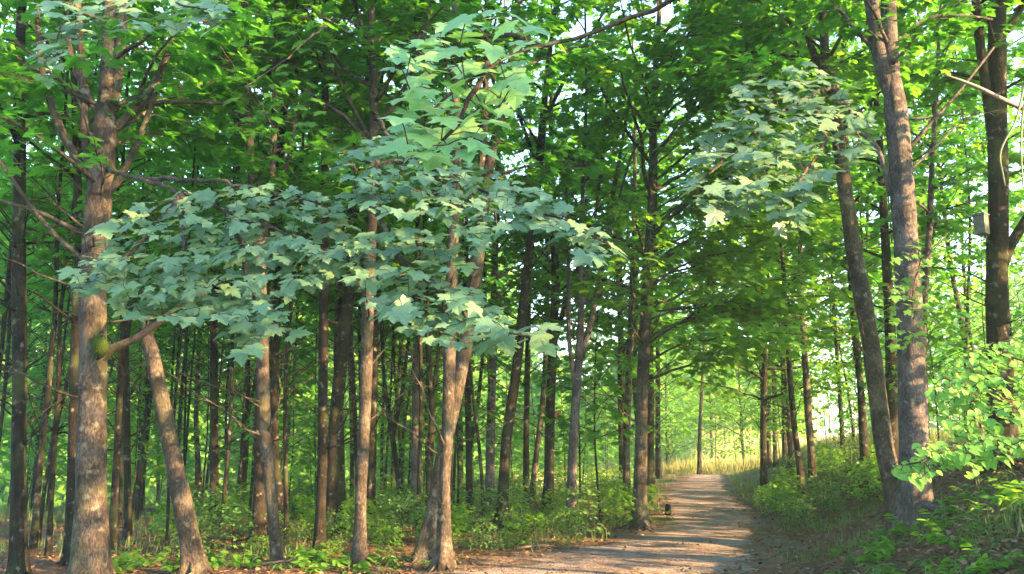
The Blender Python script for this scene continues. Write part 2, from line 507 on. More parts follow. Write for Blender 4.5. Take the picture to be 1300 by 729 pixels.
def grow_crown(rng, mb, P, R, z0, z1, n, Lmax, leaf, dens=1.0, lowL=.75, twig_sides=3, droop=.35, side=None):
    """limbs from the stem polyline P between heights z0 and z1; returns leaf arrays"""
    pos, dr, nr = [], [], []
    Z = P[:, 2]
    az = rng.uniform(0, 6.28)
    for i in range(n):
        t = (i + rng.uniform(-.3, .3)) / max(1, n - 1)
        t = min(1, max(0, t))
        z = z0 + (z1 - z0) * t
        k = min(len(P) - 1, int(np.searchsorted(Z, z)))
        az += 2.4 + rng.normal(0, .35)
        L = Lmax * (lowL + (1 - lowL) * min(1, t * 3)) * (1 - .62 * max(0, t - .3) / .7) * rng.uniform(.7, 1.15)
        el = math.radians(26 + 38 * t + rng.normal(0, 10))
        if side is not None:
            az = side[0] + rng.uniform(-side[1], side[1]); L = Lmax * rng.uniform(.65, 1.1); el = math.radians(rng.uniform(10, 40) + 12 * t)
        Q = limb_path(rng, P[k], az, el, L, el * .45 - .08 * (1 - t) if side is None else rng.uniform(-.5, .1))
        r0 = min(R[k] * .55, (.010 + .011 * L) * (1 if side is None else .55))
        mb.tube(Q, np.linspace(r0, .004, len(Q)), 5 if L > 1.5 else 4)
        m = len(Q)
        sgn = 1
        for j in range(max(1, int(m * .25)), m):
            for rep in range(2):
                sgn = -sgn
                d = nz(Q[j] - Q[j - 1])
                ha = math.atan2(d[1], d[0]) + sgn * rng.uniform(.5, 1.15)
                l = (.30 + .55 * (1 - j / m)) * min(1.2, .45 + L * .3) * rng.uniform(.7, 1.3)
                T = limb_path(rng, Q[j - 1] + (Q[j] - Q[j - 1]) * rng.uniform(0, 1), ha, rng.normal(.05, .18), l, rng.normal(-.05, .15), .2)
                if twig_sides: mb.tube(T, np.linspace(.006, .0025, len(T)), twig_sides, cap=False)
                nl = max(3, int(l / .10 * dens))
                for q in range(nl):
                    s = rng.uniform(.25, 1.05) * (len(T) - 1)
                    a_ = min(len(T) - 2, int(s))
                    b = T[a_] + (T[a_ + 1] - T[a_]) * (s - a_)
                    la = ha + rng.normal(0, .9)
                    dd = np.array([math.cos(la), math.sin(la), -droop + rng.normal(0, .25)])
                    pos.append(b + dd * .05 + np.array([0, 0, rng.normal(0, .035 if side is None else .11)]))
                    dr.append(dd)
                    nr.append((rng.normal(0, .42) + .25 * math.cos(la), rng.normal(0, .42) + .25 * math.sin(la), 1))
    N = len(pos)
    return np.array(pos), np.array(dr), np.array(nr), leaf * rng.uniform(.7, 1.25, N)


def dead_twigs(rng, mb, P, R, z0, z1, n, Lm=1.3):
    Z = P[:, 2]
    for i in range(n):
        z = rng.uniform(z0, z1)
        k = min(len(P) - 1, int(np.searchsorted(Z, z)))
        L = Lm * rng.uniform(.35, 1.2)
        a = rng.uniform(0, 6.28)
        Q = limb_path(rng, P[k], a, rng.uniform(.1, .9), L, rng.uniform(.2, .9), .22)
        mb.tube(Q, np.linspace(min(.02, R[k] * .4) * rng.uniform(.6, 1.1), .003, len(Q)), 4)
        for j in range(2, len(Q)):
            if rng.random() < .55:
                T = limb_path(rng, Q[j], a + rng.choice([-1, 1]) * rng.uniform(.4, .9), rng.uniform(0, .8), L * rng.uniform(.2, .45), .4, .2)
                mb.tube(T, np.linspace(.006, .002, len(T)), 3, cap=False)


HEROES = {}


def hero(key, label, D, pts, bark, c0=4.3, H=12.5, n=18, Lmax=2.6, leaf=.145, forks=(), dead=6, base=None, crown=True, cut=False,
         lmat=None, seed=0, name='maple_tree', cat='tree', Dtop=None, extra=None, crown_z1=None, side=None):
    """pts: (px, py, width px) from the base up, on the plane D metres ahead"""
    rng = np.random.default_rng(abs(hash(key)) % 1000 + seed) if False else np.random.default_rng(sum(ord(c) * (i + 3) for i, c in enumerate(key)) + seed)
    b = at(pts[0][0], pts[0][1], D)
    z_b = h1(b[0], D)
    P = [at(px, pyy, D) for px, pyy, w in pts]
    Rr = [w / F * D / 2 for px, pyy, w in pts]
    # ground the base
    if P[0][2] > z_b:
        P.insert(0, np.array([P[0][0], D, z_b - .05])); Rr.insert(0, Rr[0])
    else:
        P[0][2] = min(P[0][2], z_b) if abs(P[0][2] - z_b) < .6 else z_b
        P = [P[0]] + [q for q in P[1:] if q[2] > P[0][2] + .15]
        Rr = Rr[:1] + Rr[len(Rr) - len(P) + 1:]
        if P[0][2] > z_b - .05: P[0][2] = z_b - .05
    Dt = Dtop or 0
    if not cut:
        d = P[-1] - P[-2]; d = d / max(.05, d[2])
        d[:2] *= .75
        while P[-1][2] < H:
            st = 1.4
            d[:2] = d[:2] * .85 + rng.normal(0, .035, 2)
            P.append(P[-1] + np.array([d[0] * st, d[1] * st + Dt * .1, st]))
            Rr.append(max(.012, Rr[-1] * (1 - st / max(1.5, H + 1.5 - P[-2][2]))))
    P, Rr = interp_poly(P, Rr, .09 if D < 14 else .16)
    root = empty(name, (P[0][0], P[0][1], z_b), label, cat, 'trunks in the wood beside the path')
    org = np.array([P[0][0], P[0][1], z_b])
    P = P - org
    mb = MB()
    fl = .75 * np.exp(-np.clip(P[:, 2], 0, 9) / .17) + .20 * np.exp(-np.clip(P[:, 2], 0, 9) / .6)
    mb.tube(P, Rr, 18 if D < 14 else 12, .05, rng, flare=fl)
    if D < 17:                             # roots running out of the trunk foot into the soil
        for k in range(5):
            a = k * 1.257 + rng.normal(0, .3); Lr = Rr[0] * rng.uniform(1.5, 3.0) + .06
            q = []
            for t in (0, .3, .6, 1):
                rr = Rr[0] * .55 + Lr * t
                xx, yy = math.cos(a + .3 * t) * rr, math.sin(a + .3 * t) * rr
                q.append(np.array([xx, yy, h1(org[0] + xx, org[1] + yy) - z_b + (Rr[0] * 1.1 * (1 - t) ** 2 + .012 - .05 * t ** 2)]))
            q, r = interp_poly(q, [Rr[0] * .42, Rr[0] * .24, Rr[0] * .14, .01], .05)
            mb.tube(q, r, 8, .06, rng)
    if cut:                                # splintered break
        for k in range(9):
            a = k * .7; rr = Rr[-1] * rng.uniform(.35, .8)
            b0 = P[-1] + np.array([math.cos(a) * rr, math.sin(a) * rr, -.04])
            mb.tube(np.array([b0, b0 + np.array([rng.normal(0, .01), rng.normal(0, .01), rng.uniform(.06, .2)])]), [Rr[-1] * .33, .004], 5)
    stems = [(P, Rr)]
    for fk in forks:                       # extra stems: (px, py, width, [depth]) polylines
        q = [at(a[0], a[1], a[3] if len(a) > 3 else D) - org for a in fk]
        r = [a[2] / F * D / 2 for a in fk]
        grow = fk[-1][1] <= 5 or (len(fk[0]) == 5)
        if grow:
            d = nz(q[-1] - q[-2])
            while q[-1][2] + z_b < H * .9:
                d = nz(d + rng.normal(0, .06, 3) + np.array([0, 0, .12]))
                q.append(q[-1] + d * 1.0)
                r.append(max(.01, r[-1] * .86))
        q, r = interp_poly(q, r, .12)
        mb.tube(q, r, 12, .05, rng)
        if grow: stems.append((q, r))
    if cut is False:
        dead_twigs(rng, mb, P, Rr, 1.3, c0 + .4, int(dead * 1.8), 1.5)
    lv = []
    if crown:
        for si, (q, r) in enumerate(stems):
            zz0 = max(c0, q[0][2] + .3) if si else c0
            lv.append(grow_crown(rng, mb, q, r, zz0, (crown_z1 or q[-1][2]), n if si == 0 else max(5, n // 2), Lmax, leaf, 1.5))
    if side: lv.append(grow_crown(rng, mb, P, Rr, side[0], side[1], side[2], side[3], leaf, 2.3, side=side[4]))
    link('trunk', mb.mesh('trunk'), bark, root)
    if lv:
        A = [np.concatenate([l[k] for l in lv]) for k in range(4)]
        link('crown', leaf_mesh('crown', *A, MAPLE_LO), lmat or M_LEAF, root)
    HEROES[key] = dict(root=root, org=org, D=D, px=to_px(org)[0])
    return root


# ---- leafy boughs: polygons of the photograph filled with real leaves at real depth
def in_poly(x, y, poly):
    c = False
    n = len(poly)
    for i in range(n):
        x1, y1 = poly[i]; x2, y2 = poly[i - 1]
        if (y1 > y) != (y2 > y) and x < (x2 - x1) * (y - y1) / (y2 - y1) + x1: c = not c
    return c


def bough(parent, org, polys, wood, lmat, leaf, seed, tpl=MAPLE, spacing=.45, droop=.5, face=.6, wr=.02, bmat=None, part='bough', leafpart='leaves'):
    """polys: (polygon px, depth top, depth bottom); wood: list of [(px,py,D),...] from the trunk outwards"""
    rng = np.random.default_rng(seed)
    mb = MB()
    nodes = []
    for wl in wood:
        q = [at(*a) - org for a in wl]
        q, r = interp_poly(q, np.linspace(wr, .006, len(q)), .12)
        q[1:-1] += rng.normal(0, .012, q[1:-1].shape)
        mb.tube(q, r, 6)
        nodes.append(q)
    nodes = np.concatenate(nodes)
    pos, dr, nr = [], [], []
    for poly, d0, d1 in polys:
        xs = [p_[0] for p_ in poly]; ys = [p_[1] for p_ in poly]
        dm = (d0 + d1) / 2
        stp = leaf * spacing * F / dm
        placed = []
        area = (max(xs) - min(xs)) * (max(ys) - min(ys))
        for k in range(int(area / stp ** 2 * 14)):
            x, y = rng.uniform(min(xs), max(xs)), rng.uniform(min(ys), max(ys))
            if not in_poly(x, y, poly): continue
            if math.sin(x * .045 + seed) * math.sin(y * .085 + x * .02 + 1.3 * seed) > .70: continue      # gaps
            if len(placed):
                pa = np.array(placed[-4000:])
                if np.any((np.abs(pa[:, 0] - x) < stp) & (np.abs(pa[:, 1] - y) < stp * .5)): continue
            placed.append((x, y))
            t = (y - min(ys)) / (max(ys) - min(ys) + 1e-6)
            tier = .22 * math.sin(y * .16 + .012 * x)
            D = d0 + (d1 - d0) * t + rng.normal(0, .16) + tier
            pos.append(at(x, y, D) - org)
            a = rng.normal(0, .75)
            dr.append((math.sin(a), -math.cos(a) * .75, -droop + rng.normal(0, .25)))
            nr.append((rng.normal(0, .3), -face + rng.normal(0, .3), 1 + rng.normal(0, .1)))
    pos = np.array(pos)
    # petioles and twigs: every leaf hangs from the nearest wood or the nearest leaf already hung
    dw = np.linalg.norm(nodes[None] - pos[:, None], axis=2)
    jn = dw.argmin(1)
    best = dw.min(1)
    src = nodes[jn].copy()
    done = np.zeros(len(pos), bool)
    for _ in range(len(pos)):
        i = int(np.argmin(np.where(done, 1e9, best)))
        done[i] = True
        mid = (src[i] + pos[i]) / 2 + np.array([0, 0, .012])
        mb.tube(np.array([src[i], mid, pos[i]]), [.0032, .0028, .002], 3, cap=False)
        dd = np.linalg.norm(pos - pos[i], axis=1) + .03
        up = (dd < best) & ~done
        best[up] = dd[up]
        src[up] = pos[i]
    w = link(part, mb.mesh(part), bmat or M_BARK, parent)
    N = len(pos)
    link(leafpart, leaf_mesh(leafpart, pos, dr, nr, leaf * rng.uniform(.5, 1.2, N), tpl), lmat, w)
    return w


# ------------------------------------------------------------------ the trunks one can tell apart
def burl(mb, org):
    c = at(127, 440, 10.15) - org
    rng = np.random.default_rng(3)
    n, m = 10, 14
    V, Fc = [], []
    for i in range(n + 1):
        th = math.pi * i / n
        for j in range(m):
            ph = 2 * math.pi * j / m
            r = .085 * (1 + .22 * math.sin(3 * ph + i) + rng.normal(0, .05))
            V.append(c + np.array([r * math.sin(th) * math.cos(ph), r * math.sin(th) * math.sin(ph), 1.45 * r * math.cos(th)]))
    for i in range(n):
        for j in range(m):
            Fc.append((i * m + j, i * m + (j + 1) % m, (i + 1) * m + (j + 1) % m, (i + 1) * m + j))
    return V, Fc


t1 = hero('left', 'thick brown maple at left with many upswept limbs and a mossy burl', 10.3,
          [(115, 735, 41), (116, 650, 37), (117, 590, 35), (118, 430, 33), (117, 365, 32), (121, 300, 31), (127, 240, 32), (133, 180, 33), (136, 130, 24), (139, 60, 19), (139, 0, 17)],
          M_BARK, c0=4.6, n=16, dead=8, Lmax=2.8,
          forks=[[(133, 175, 16), (147, 120, 15), (153, 60, 14), (157, 0, 12)], [(116, 230, 13), (108, 160, 12), (104, 80, 10), (98, 0, 9)],
                 [(121, 232, 13), (92, 195, 11), (70, 150, 10), (53, 95, 8), (46, 0, 6)], [(128, 155, 10), (112, 120, 9), (92, 80, 8), (84, 40, 7)],
                 [(136, 170, 12), (180, 135, 11), (203, 95, 9), (216, 60, 8, 10.0), (222, 0, 6)], [(182, 134, 7), (215, 128, 6), (290, 132, 4)],
                 [(126, 255, 12), (150, 235, 9), (180, 170, 8), (200, 110, 6), (214, 60, 5)],
                 [(120, 456, 26), (131, 448, 18), (142, 442, 13), (160, 436, 9, 10.2), (185, 424, 9, 10.1), (210, 402, 8, 10.0), (240, 382, 6, 9.9), (262, 372, 5, 9.8)],
                 [(112, 300, 8), (80, 285, 7), (50, 268, 5), (0, 255, 4)], [(112, 335, 7), (62, 292, 6), (22, 238, 5), (-30, 160, 4)]])
V_, F_ = burl(None, HEROES['left']['org'])
bm_ = MB(); bm_.add(V_, F_)
M_MOSS = ground_mat('moss', [(.3, (.02, .04, .008)), (.7, (.07, .12, .02))], (40, 9, 60), 1.0)
link('burl', bm_.mesh('burl'), M_MOSS, t1)['label'] = 'dark green mossy burl'

hero('leaning', 'broken-off trunk leaning left, sunlit at its foot, beside the thick left maple', 11.1,
     [(247, 724, 24), (240, 680, 23), (228, 620, 22), (216, 560, 21), (203, 500, 20), (193, 450, 18), (185, 421, 16)], M_BARK, crown=False, cut=True, dead=0)
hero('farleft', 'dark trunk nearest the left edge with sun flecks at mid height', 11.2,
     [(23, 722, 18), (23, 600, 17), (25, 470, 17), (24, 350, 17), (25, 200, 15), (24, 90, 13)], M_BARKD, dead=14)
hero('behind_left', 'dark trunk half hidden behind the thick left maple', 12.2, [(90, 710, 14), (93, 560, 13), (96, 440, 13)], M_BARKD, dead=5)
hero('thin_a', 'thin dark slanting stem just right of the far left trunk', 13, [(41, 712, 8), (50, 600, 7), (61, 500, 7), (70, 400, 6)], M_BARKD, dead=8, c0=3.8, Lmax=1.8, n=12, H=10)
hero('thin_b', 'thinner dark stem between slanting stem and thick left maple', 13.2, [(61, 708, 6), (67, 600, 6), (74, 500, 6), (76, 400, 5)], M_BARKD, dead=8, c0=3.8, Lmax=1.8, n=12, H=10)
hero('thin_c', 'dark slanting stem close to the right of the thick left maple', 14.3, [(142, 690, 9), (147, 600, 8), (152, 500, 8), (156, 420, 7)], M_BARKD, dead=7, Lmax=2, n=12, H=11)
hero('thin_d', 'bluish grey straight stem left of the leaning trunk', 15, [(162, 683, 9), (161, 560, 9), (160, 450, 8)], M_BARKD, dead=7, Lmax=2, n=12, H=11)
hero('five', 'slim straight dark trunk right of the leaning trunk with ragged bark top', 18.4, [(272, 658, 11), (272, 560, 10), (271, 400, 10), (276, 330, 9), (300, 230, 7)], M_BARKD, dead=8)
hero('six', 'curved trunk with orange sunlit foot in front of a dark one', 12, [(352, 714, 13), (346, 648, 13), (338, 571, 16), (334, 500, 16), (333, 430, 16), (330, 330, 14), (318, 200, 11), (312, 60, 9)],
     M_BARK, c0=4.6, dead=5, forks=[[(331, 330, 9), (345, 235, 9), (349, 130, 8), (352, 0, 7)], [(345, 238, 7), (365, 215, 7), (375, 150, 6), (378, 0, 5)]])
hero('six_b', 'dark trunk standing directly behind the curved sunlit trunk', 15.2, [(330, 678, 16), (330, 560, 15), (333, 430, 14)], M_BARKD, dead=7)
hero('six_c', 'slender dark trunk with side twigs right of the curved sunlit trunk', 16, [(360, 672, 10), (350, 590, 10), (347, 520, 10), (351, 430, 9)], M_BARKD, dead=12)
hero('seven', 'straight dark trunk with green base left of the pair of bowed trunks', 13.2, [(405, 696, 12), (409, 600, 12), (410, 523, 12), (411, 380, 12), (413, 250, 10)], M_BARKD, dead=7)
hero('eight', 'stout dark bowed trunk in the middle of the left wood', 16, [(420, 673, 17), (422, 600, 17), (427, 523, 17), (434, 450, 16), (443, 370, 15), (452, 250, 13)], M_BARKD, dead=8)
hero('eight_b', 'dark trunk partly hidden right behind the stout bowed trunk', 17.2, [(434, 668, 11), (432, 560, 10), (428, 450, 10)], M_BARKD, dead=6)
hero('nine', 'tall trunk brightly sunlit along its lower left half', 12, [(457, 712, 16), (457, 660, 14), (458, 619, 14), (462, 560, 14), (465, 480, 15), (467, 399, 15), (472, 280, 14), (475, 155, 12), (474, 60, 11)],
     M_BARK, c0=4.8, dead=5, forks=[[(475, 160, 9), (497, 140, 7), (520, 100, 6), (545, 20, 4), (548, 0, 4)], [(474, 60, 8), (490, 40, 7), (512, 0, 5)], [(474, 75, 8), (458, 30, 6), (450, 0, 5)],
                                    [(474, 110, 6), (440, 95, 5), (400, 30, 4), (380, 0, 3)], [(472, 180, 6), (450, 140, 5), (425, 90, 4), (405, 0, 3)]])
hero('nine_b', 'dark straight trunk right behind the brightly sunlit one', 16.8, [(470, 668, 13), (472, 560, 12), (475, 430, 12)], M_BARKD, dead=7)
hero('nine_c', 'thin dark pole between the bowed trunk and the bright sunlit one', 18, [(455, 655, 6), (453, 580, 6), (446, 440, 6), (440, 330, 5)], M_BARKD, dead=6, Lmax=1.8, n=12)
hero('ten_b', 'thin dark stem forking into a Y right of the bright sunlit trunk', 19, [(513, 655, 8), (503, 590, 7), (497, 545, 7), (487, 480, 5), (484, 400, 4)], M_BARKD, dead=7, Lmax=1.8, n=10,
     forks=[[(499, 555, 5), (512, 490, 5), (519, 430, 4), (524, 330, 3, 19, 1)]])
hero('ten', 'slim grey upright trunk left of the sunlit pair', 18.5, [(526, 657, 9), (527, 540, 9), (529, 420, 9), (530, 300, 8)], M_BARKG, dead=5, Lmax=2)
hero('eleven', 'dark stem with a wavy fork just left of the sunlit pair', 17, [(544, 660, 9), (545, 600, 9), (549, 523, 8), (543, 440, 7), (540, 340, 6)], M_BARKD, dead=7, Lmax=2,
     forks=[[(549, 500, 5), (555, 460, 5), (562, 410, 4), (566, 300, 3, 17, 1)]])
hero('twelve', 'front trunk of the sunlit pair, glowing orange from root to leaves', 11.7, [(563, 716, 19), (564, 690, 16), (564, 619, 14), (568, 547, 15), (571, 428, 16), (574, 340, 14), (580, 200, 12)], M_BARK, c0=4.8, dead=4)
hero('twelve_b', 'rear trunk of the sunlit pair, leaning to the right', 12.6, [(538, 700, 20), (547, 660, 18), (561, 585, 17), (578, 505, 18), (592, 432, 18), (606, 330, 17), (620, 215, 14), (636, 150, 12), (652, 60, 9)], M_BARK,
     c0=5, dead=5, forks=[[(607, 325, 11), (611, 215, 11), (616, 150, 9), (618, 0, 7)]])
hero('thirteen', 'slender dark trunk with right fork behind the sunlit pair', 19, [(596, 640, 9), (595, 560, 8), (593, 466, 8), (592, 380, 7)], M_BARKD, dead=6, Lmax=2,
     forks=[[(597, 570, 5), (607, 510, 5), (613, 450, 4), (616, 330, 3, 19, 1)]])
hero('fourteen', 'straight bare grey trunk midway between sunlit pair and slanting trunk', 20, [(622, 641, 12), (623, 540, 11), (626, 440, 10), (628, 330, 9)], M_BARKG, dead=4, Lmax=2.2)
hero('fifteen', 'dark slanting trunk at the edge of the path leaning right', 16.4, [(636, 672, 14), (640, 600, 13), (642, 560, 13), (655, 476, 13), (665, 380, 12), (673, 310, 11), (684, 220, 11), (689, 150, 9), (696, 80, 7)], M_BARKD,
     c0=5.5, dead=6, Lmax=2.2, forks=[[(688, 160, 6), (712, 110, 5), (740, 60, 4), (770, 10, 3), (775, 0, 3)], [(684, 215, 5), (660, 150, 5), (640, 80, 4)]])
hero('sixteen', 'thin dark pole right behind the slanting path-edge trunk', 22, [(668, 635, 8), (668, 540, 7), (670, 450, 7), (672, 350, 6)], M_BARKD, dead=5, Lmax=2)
hero('sixteen_b', 'thin curved pale brown trunk left of the one bearing a nest box', 22.6, [(675, 635, 7), (679, 590, 7), (688, 523, 7), (693, 452, 7), (695, 360, 6)], M_BARK, dead=3, Lmax=2)
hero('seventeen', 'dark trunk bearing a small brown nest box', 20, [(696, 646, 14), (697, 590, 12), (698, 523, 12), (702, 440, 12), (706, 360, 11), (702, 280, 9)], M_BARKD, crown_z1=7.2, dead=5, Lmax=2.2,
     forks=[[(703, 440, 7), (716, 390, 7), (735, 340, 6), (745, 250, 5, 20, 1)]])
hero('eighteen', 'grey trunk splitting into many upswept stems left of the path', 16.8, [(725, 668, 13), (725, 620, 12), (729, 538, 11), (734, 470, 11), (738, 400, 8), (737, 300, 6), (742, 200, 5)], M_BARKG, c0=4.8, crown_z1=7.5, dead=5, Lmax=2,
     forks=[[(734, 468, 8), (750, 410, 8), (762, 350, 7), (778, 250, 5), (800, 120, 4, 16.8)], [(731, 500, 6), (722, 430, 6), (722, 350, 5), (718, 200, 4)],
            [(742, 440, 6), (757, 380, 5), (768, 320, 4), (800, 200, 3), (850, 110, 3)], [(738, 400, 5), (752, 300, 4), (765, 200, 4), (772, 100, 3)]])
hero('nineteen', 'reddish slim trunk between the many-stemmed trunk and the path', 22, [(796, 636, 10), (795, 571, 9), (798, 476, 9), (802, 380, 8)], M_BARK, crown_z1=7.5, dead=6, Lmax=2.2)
hero('twenty', 'tall dark grey trunk at the left edge of the path', 16.5, [(811, 668, 18), (813, 600, 16), (815, 523, 15), (819, 410, 15), (824, 330, 14), (829, 240, 12)], M_BARK, c0=3.3, n=34, dead=4, Lmax=3.6, side=(2.6, 9.5, 26, 4.3, (-.25, .8)), lmat=M_LEAF_Y)  # lighter leaf colour put in to brighten its shaded crown
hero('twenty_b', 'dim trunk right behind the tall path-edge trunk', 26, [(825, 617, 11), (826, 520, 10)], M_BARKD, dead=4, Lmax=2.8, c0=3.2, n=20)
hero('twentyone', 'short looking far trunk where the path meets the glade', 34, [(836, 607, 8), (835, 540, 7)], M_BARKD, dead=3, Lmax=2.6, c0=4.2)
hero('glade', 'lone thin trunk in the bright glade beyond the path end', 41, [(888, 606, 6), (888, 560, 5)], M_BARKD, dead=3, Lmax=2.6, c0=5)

t22 = hero('right_lean', 'smooth curved grey trunk leaning left behind the big right trunk', 13.5,
           [(1140, 642, 24), (1132, 610, 23), (1121, 560, 22), (1106, 440, 22), (1096, 380, 22), (1084, 320, 20), (1074, 250, 18), (1066, 190, 17), (1056, 110, 15), (1047, 70, 12), (1045, 0, 11)], M_BARK, c0=4.9, dead=4, n=14, side=(5.6, 11, 16, 3.8, (3.1, .8)),
           forks=[[(1055, 100, 10), (1035, 75, 9), (1022, 35, 8), (1013, 0, 7)], [(1060, 150, 6), (1030, 120, 5), (1000, 20, 4), (995, 0, 4)]])
t23 = hero('right', 'big purplish grey trunk at right, forked high, sun on its right side', 11.3,
           [(1163, 692, 37), (1162, 640, 35), (1160, 560, 34), (1156, 430, 32), (1150, 300, 31), (1144, 210, 30), (1136, 130, 28), (1131, 95, 22), (1129, 50, 21), (1128, 0, 20)], M_BARKG, c0=5.6, dead=2, n=12,
           forks=[[(1138, 135, 22), (1122, 95, 20), (1112, 50, 19), (1106, 0, 18)], [(1131, 248, 8), (1122, 205, 8), (1108, 175, 7), (1092, 165, 6), (1080, 166, 4)],
                  [(1118, 70, 8), (1096, 50, 6), (1060, 5, 5), (1055, 0, 5)], [(1134, 60, 6), (1175, 20, 5), (1230, 20, 4), (1260, 25, 3)], [(1153, 190, 6), (1178, 160, 5), (1215, 120, 4), (1262, 60, 3)]])
t25 = hero('right_edge', 'dark trunk near the right edge rising from the bank with a grey box', 12.5,
           [(1277, 590, 38), (1271, 540, 32), (1267, 440, 27), (1266, 340, 26), (1267, 240, 25), (1266, 120, 23), (1266, 0, 22)], M_BARKD, c0=5.4, dead=4,
           forks=[[(1266, 210, 13), (1256, 140, 13), (1247, 80, 12), (1238, 0, 11)], [(1270, 345, 14), (1285, 305, 13), (1305, 278, 12), (1340, 200, 10), (1360, 100, 8)], [(1268, 50, 10), (1290, 25, 9), (1310, -20, 8)]])
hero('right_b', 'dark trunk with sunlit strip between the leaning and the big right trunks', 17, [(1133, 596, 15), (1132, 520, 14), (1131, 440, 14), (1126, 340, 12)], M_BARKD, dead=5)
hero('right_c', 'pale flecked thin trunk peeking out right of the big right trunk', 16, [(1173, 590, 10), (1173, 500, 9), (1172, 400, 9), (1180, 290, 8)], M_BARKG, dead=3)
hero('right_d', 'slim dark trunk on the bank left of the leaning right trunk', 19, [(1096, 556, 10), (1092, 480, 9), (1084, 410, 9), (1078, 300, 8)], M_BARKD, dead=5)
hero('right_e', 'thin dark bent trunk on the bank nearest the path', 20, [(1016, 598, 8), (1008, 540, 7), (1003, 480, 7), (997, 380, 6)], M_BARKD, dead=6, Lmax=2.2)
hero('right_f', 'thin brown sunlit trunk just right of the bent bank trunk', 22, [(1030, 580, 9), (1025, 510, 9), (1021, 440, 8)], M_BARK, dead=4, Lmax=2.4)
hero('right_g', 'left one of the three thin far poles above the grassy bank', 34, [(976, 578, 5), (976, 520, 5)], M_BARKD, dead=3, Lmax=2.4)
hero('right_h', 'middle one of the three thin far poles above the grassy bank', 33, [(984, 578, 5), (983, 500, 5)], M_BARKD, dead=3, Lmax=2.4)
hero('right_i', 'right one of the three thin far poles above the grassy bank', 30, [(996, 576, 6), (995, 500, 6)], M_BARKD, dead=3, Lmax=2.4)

# boughs that hang into the picture
o1 = HEROES['left']['org']
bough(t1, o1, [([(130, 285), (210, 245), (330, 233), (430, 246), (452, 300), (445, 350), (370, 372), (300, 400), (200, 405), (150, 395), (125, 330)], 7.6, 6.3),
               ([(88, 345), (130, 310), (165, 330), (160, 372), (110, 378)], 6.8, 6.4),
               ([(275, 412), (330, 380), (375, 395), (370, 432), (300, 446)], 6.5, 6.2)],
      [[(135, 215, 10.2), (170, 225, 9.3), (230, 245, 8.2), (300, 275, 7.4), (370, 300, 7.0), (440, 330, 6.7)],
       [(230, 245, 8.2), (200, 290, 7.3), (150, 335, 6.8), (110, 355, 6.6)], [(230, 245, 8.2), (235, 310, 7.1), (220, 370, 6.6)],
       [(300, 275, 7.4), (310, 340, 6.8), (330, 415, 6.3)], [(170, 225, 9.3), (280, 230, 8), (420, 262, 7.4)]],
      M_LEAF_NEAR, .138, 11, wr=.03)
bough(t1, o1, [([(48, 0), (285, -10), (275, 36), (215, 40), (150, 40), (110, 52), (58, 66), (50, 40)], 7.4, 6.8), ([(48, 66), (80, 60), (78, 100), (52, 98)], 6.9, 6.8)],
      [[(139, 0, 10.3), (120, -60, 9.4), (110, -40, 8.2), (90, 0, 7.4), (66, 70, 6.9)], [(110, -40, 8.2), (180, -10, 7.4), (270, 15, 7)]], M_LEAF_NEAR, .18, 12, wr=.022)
n9 = HEROES['nine']
bough(n9['root'], n9['org'], [([(430, 190), (500, 165), (570, 195), (650, 225), (720, 258), (727, 286), (640, 290), (610, 312), (560, 275), (470, 268), (425, 232)], 7.4, 6.2),
                              ([(440, 300), (520, 285), (600, 318), (588, 350), (640, 402), (652, 432), (590, 442), (520, 422), (450, 372)], 6.9, 5.9),
                              ([(690, 272), (760, 290), (788, 322), (740, 328), (700, 302)], 6.6, 6.3), ([(640, 418), (692, 412), (702, 440), (650, 442)], 6.0, 5.9)],
      [[(475, 150, 12), (480, 150, 10.5), (490, 170, 9), (520, 200, 7.8), (600, 240, 7.1), (690, 270, 6.7), (775, 312, 6.4)],
       [(490, 170, 9), (470, 250, 7.6), (500, 320, 6.9), (560, 370, 6.5), (610, 420, 6.1), (680, 428, 6.0)], [(520, 200, 7.8), (455, 215, 7.2)]],
      M_LEAF_NEAR, .138, 13, wr=.03)
bough(n9['root'], n9['org'], [([(290, 20), (420, 10), (430, 120), (400, 160), (300, 150)], 9.5, 8.8)], [[(474, 60, 12), (440, 20, 11), (400, 40, 10), (360, 80, 9.4), (310, 110, 9.1)]], M_LEAF, .15, 21, spacing=1.0)
n22 = HEROES['right_lean']
bough(t22, n22['org'], [([(868, 235), (890, 170), (945, 98), (1020, 78), (1085, 110), (1112, 160), (1095, 200), (1030, 238), (960, 262), (900, 272)], 8.2, 7.0),
                        ([(972, 245), (1035, 225), (1022, 292), (985, 294)], 7.0, 6.9)],
      [[(1062, 150, 13.4), (1070, 120, 12), (1060, 110, 10.5), (1030, 120, 8.8), (980, 150, 8.0), (920, 200, 7.5), (880, 240, 7.2)],
       [(1030, 120, 8.8), (1050, 180, 7.7), (1010, 240, 7.2), (1002, 285, 6.9)], [(1060, 110, 10.5), (1085, 150, 8.5), (1090, 180, 7.6)]],
      M_LEAF_NEAR, .155, 14, wr=.03)
n23 = HEROES['right']
bough(t23, n23['org'], [([(1130, 330), (1170, 300), (1190, 400), (1165, 440), (1130, 440)], 10.6, 10.3)], [[(1156, 300, 11.2), (1170, 320, 10.8), (1160, 370, 10.6), (1150, 430, 10.4)]],
      M_FRESH, .12, 22, spacing=.8, wr=.01)

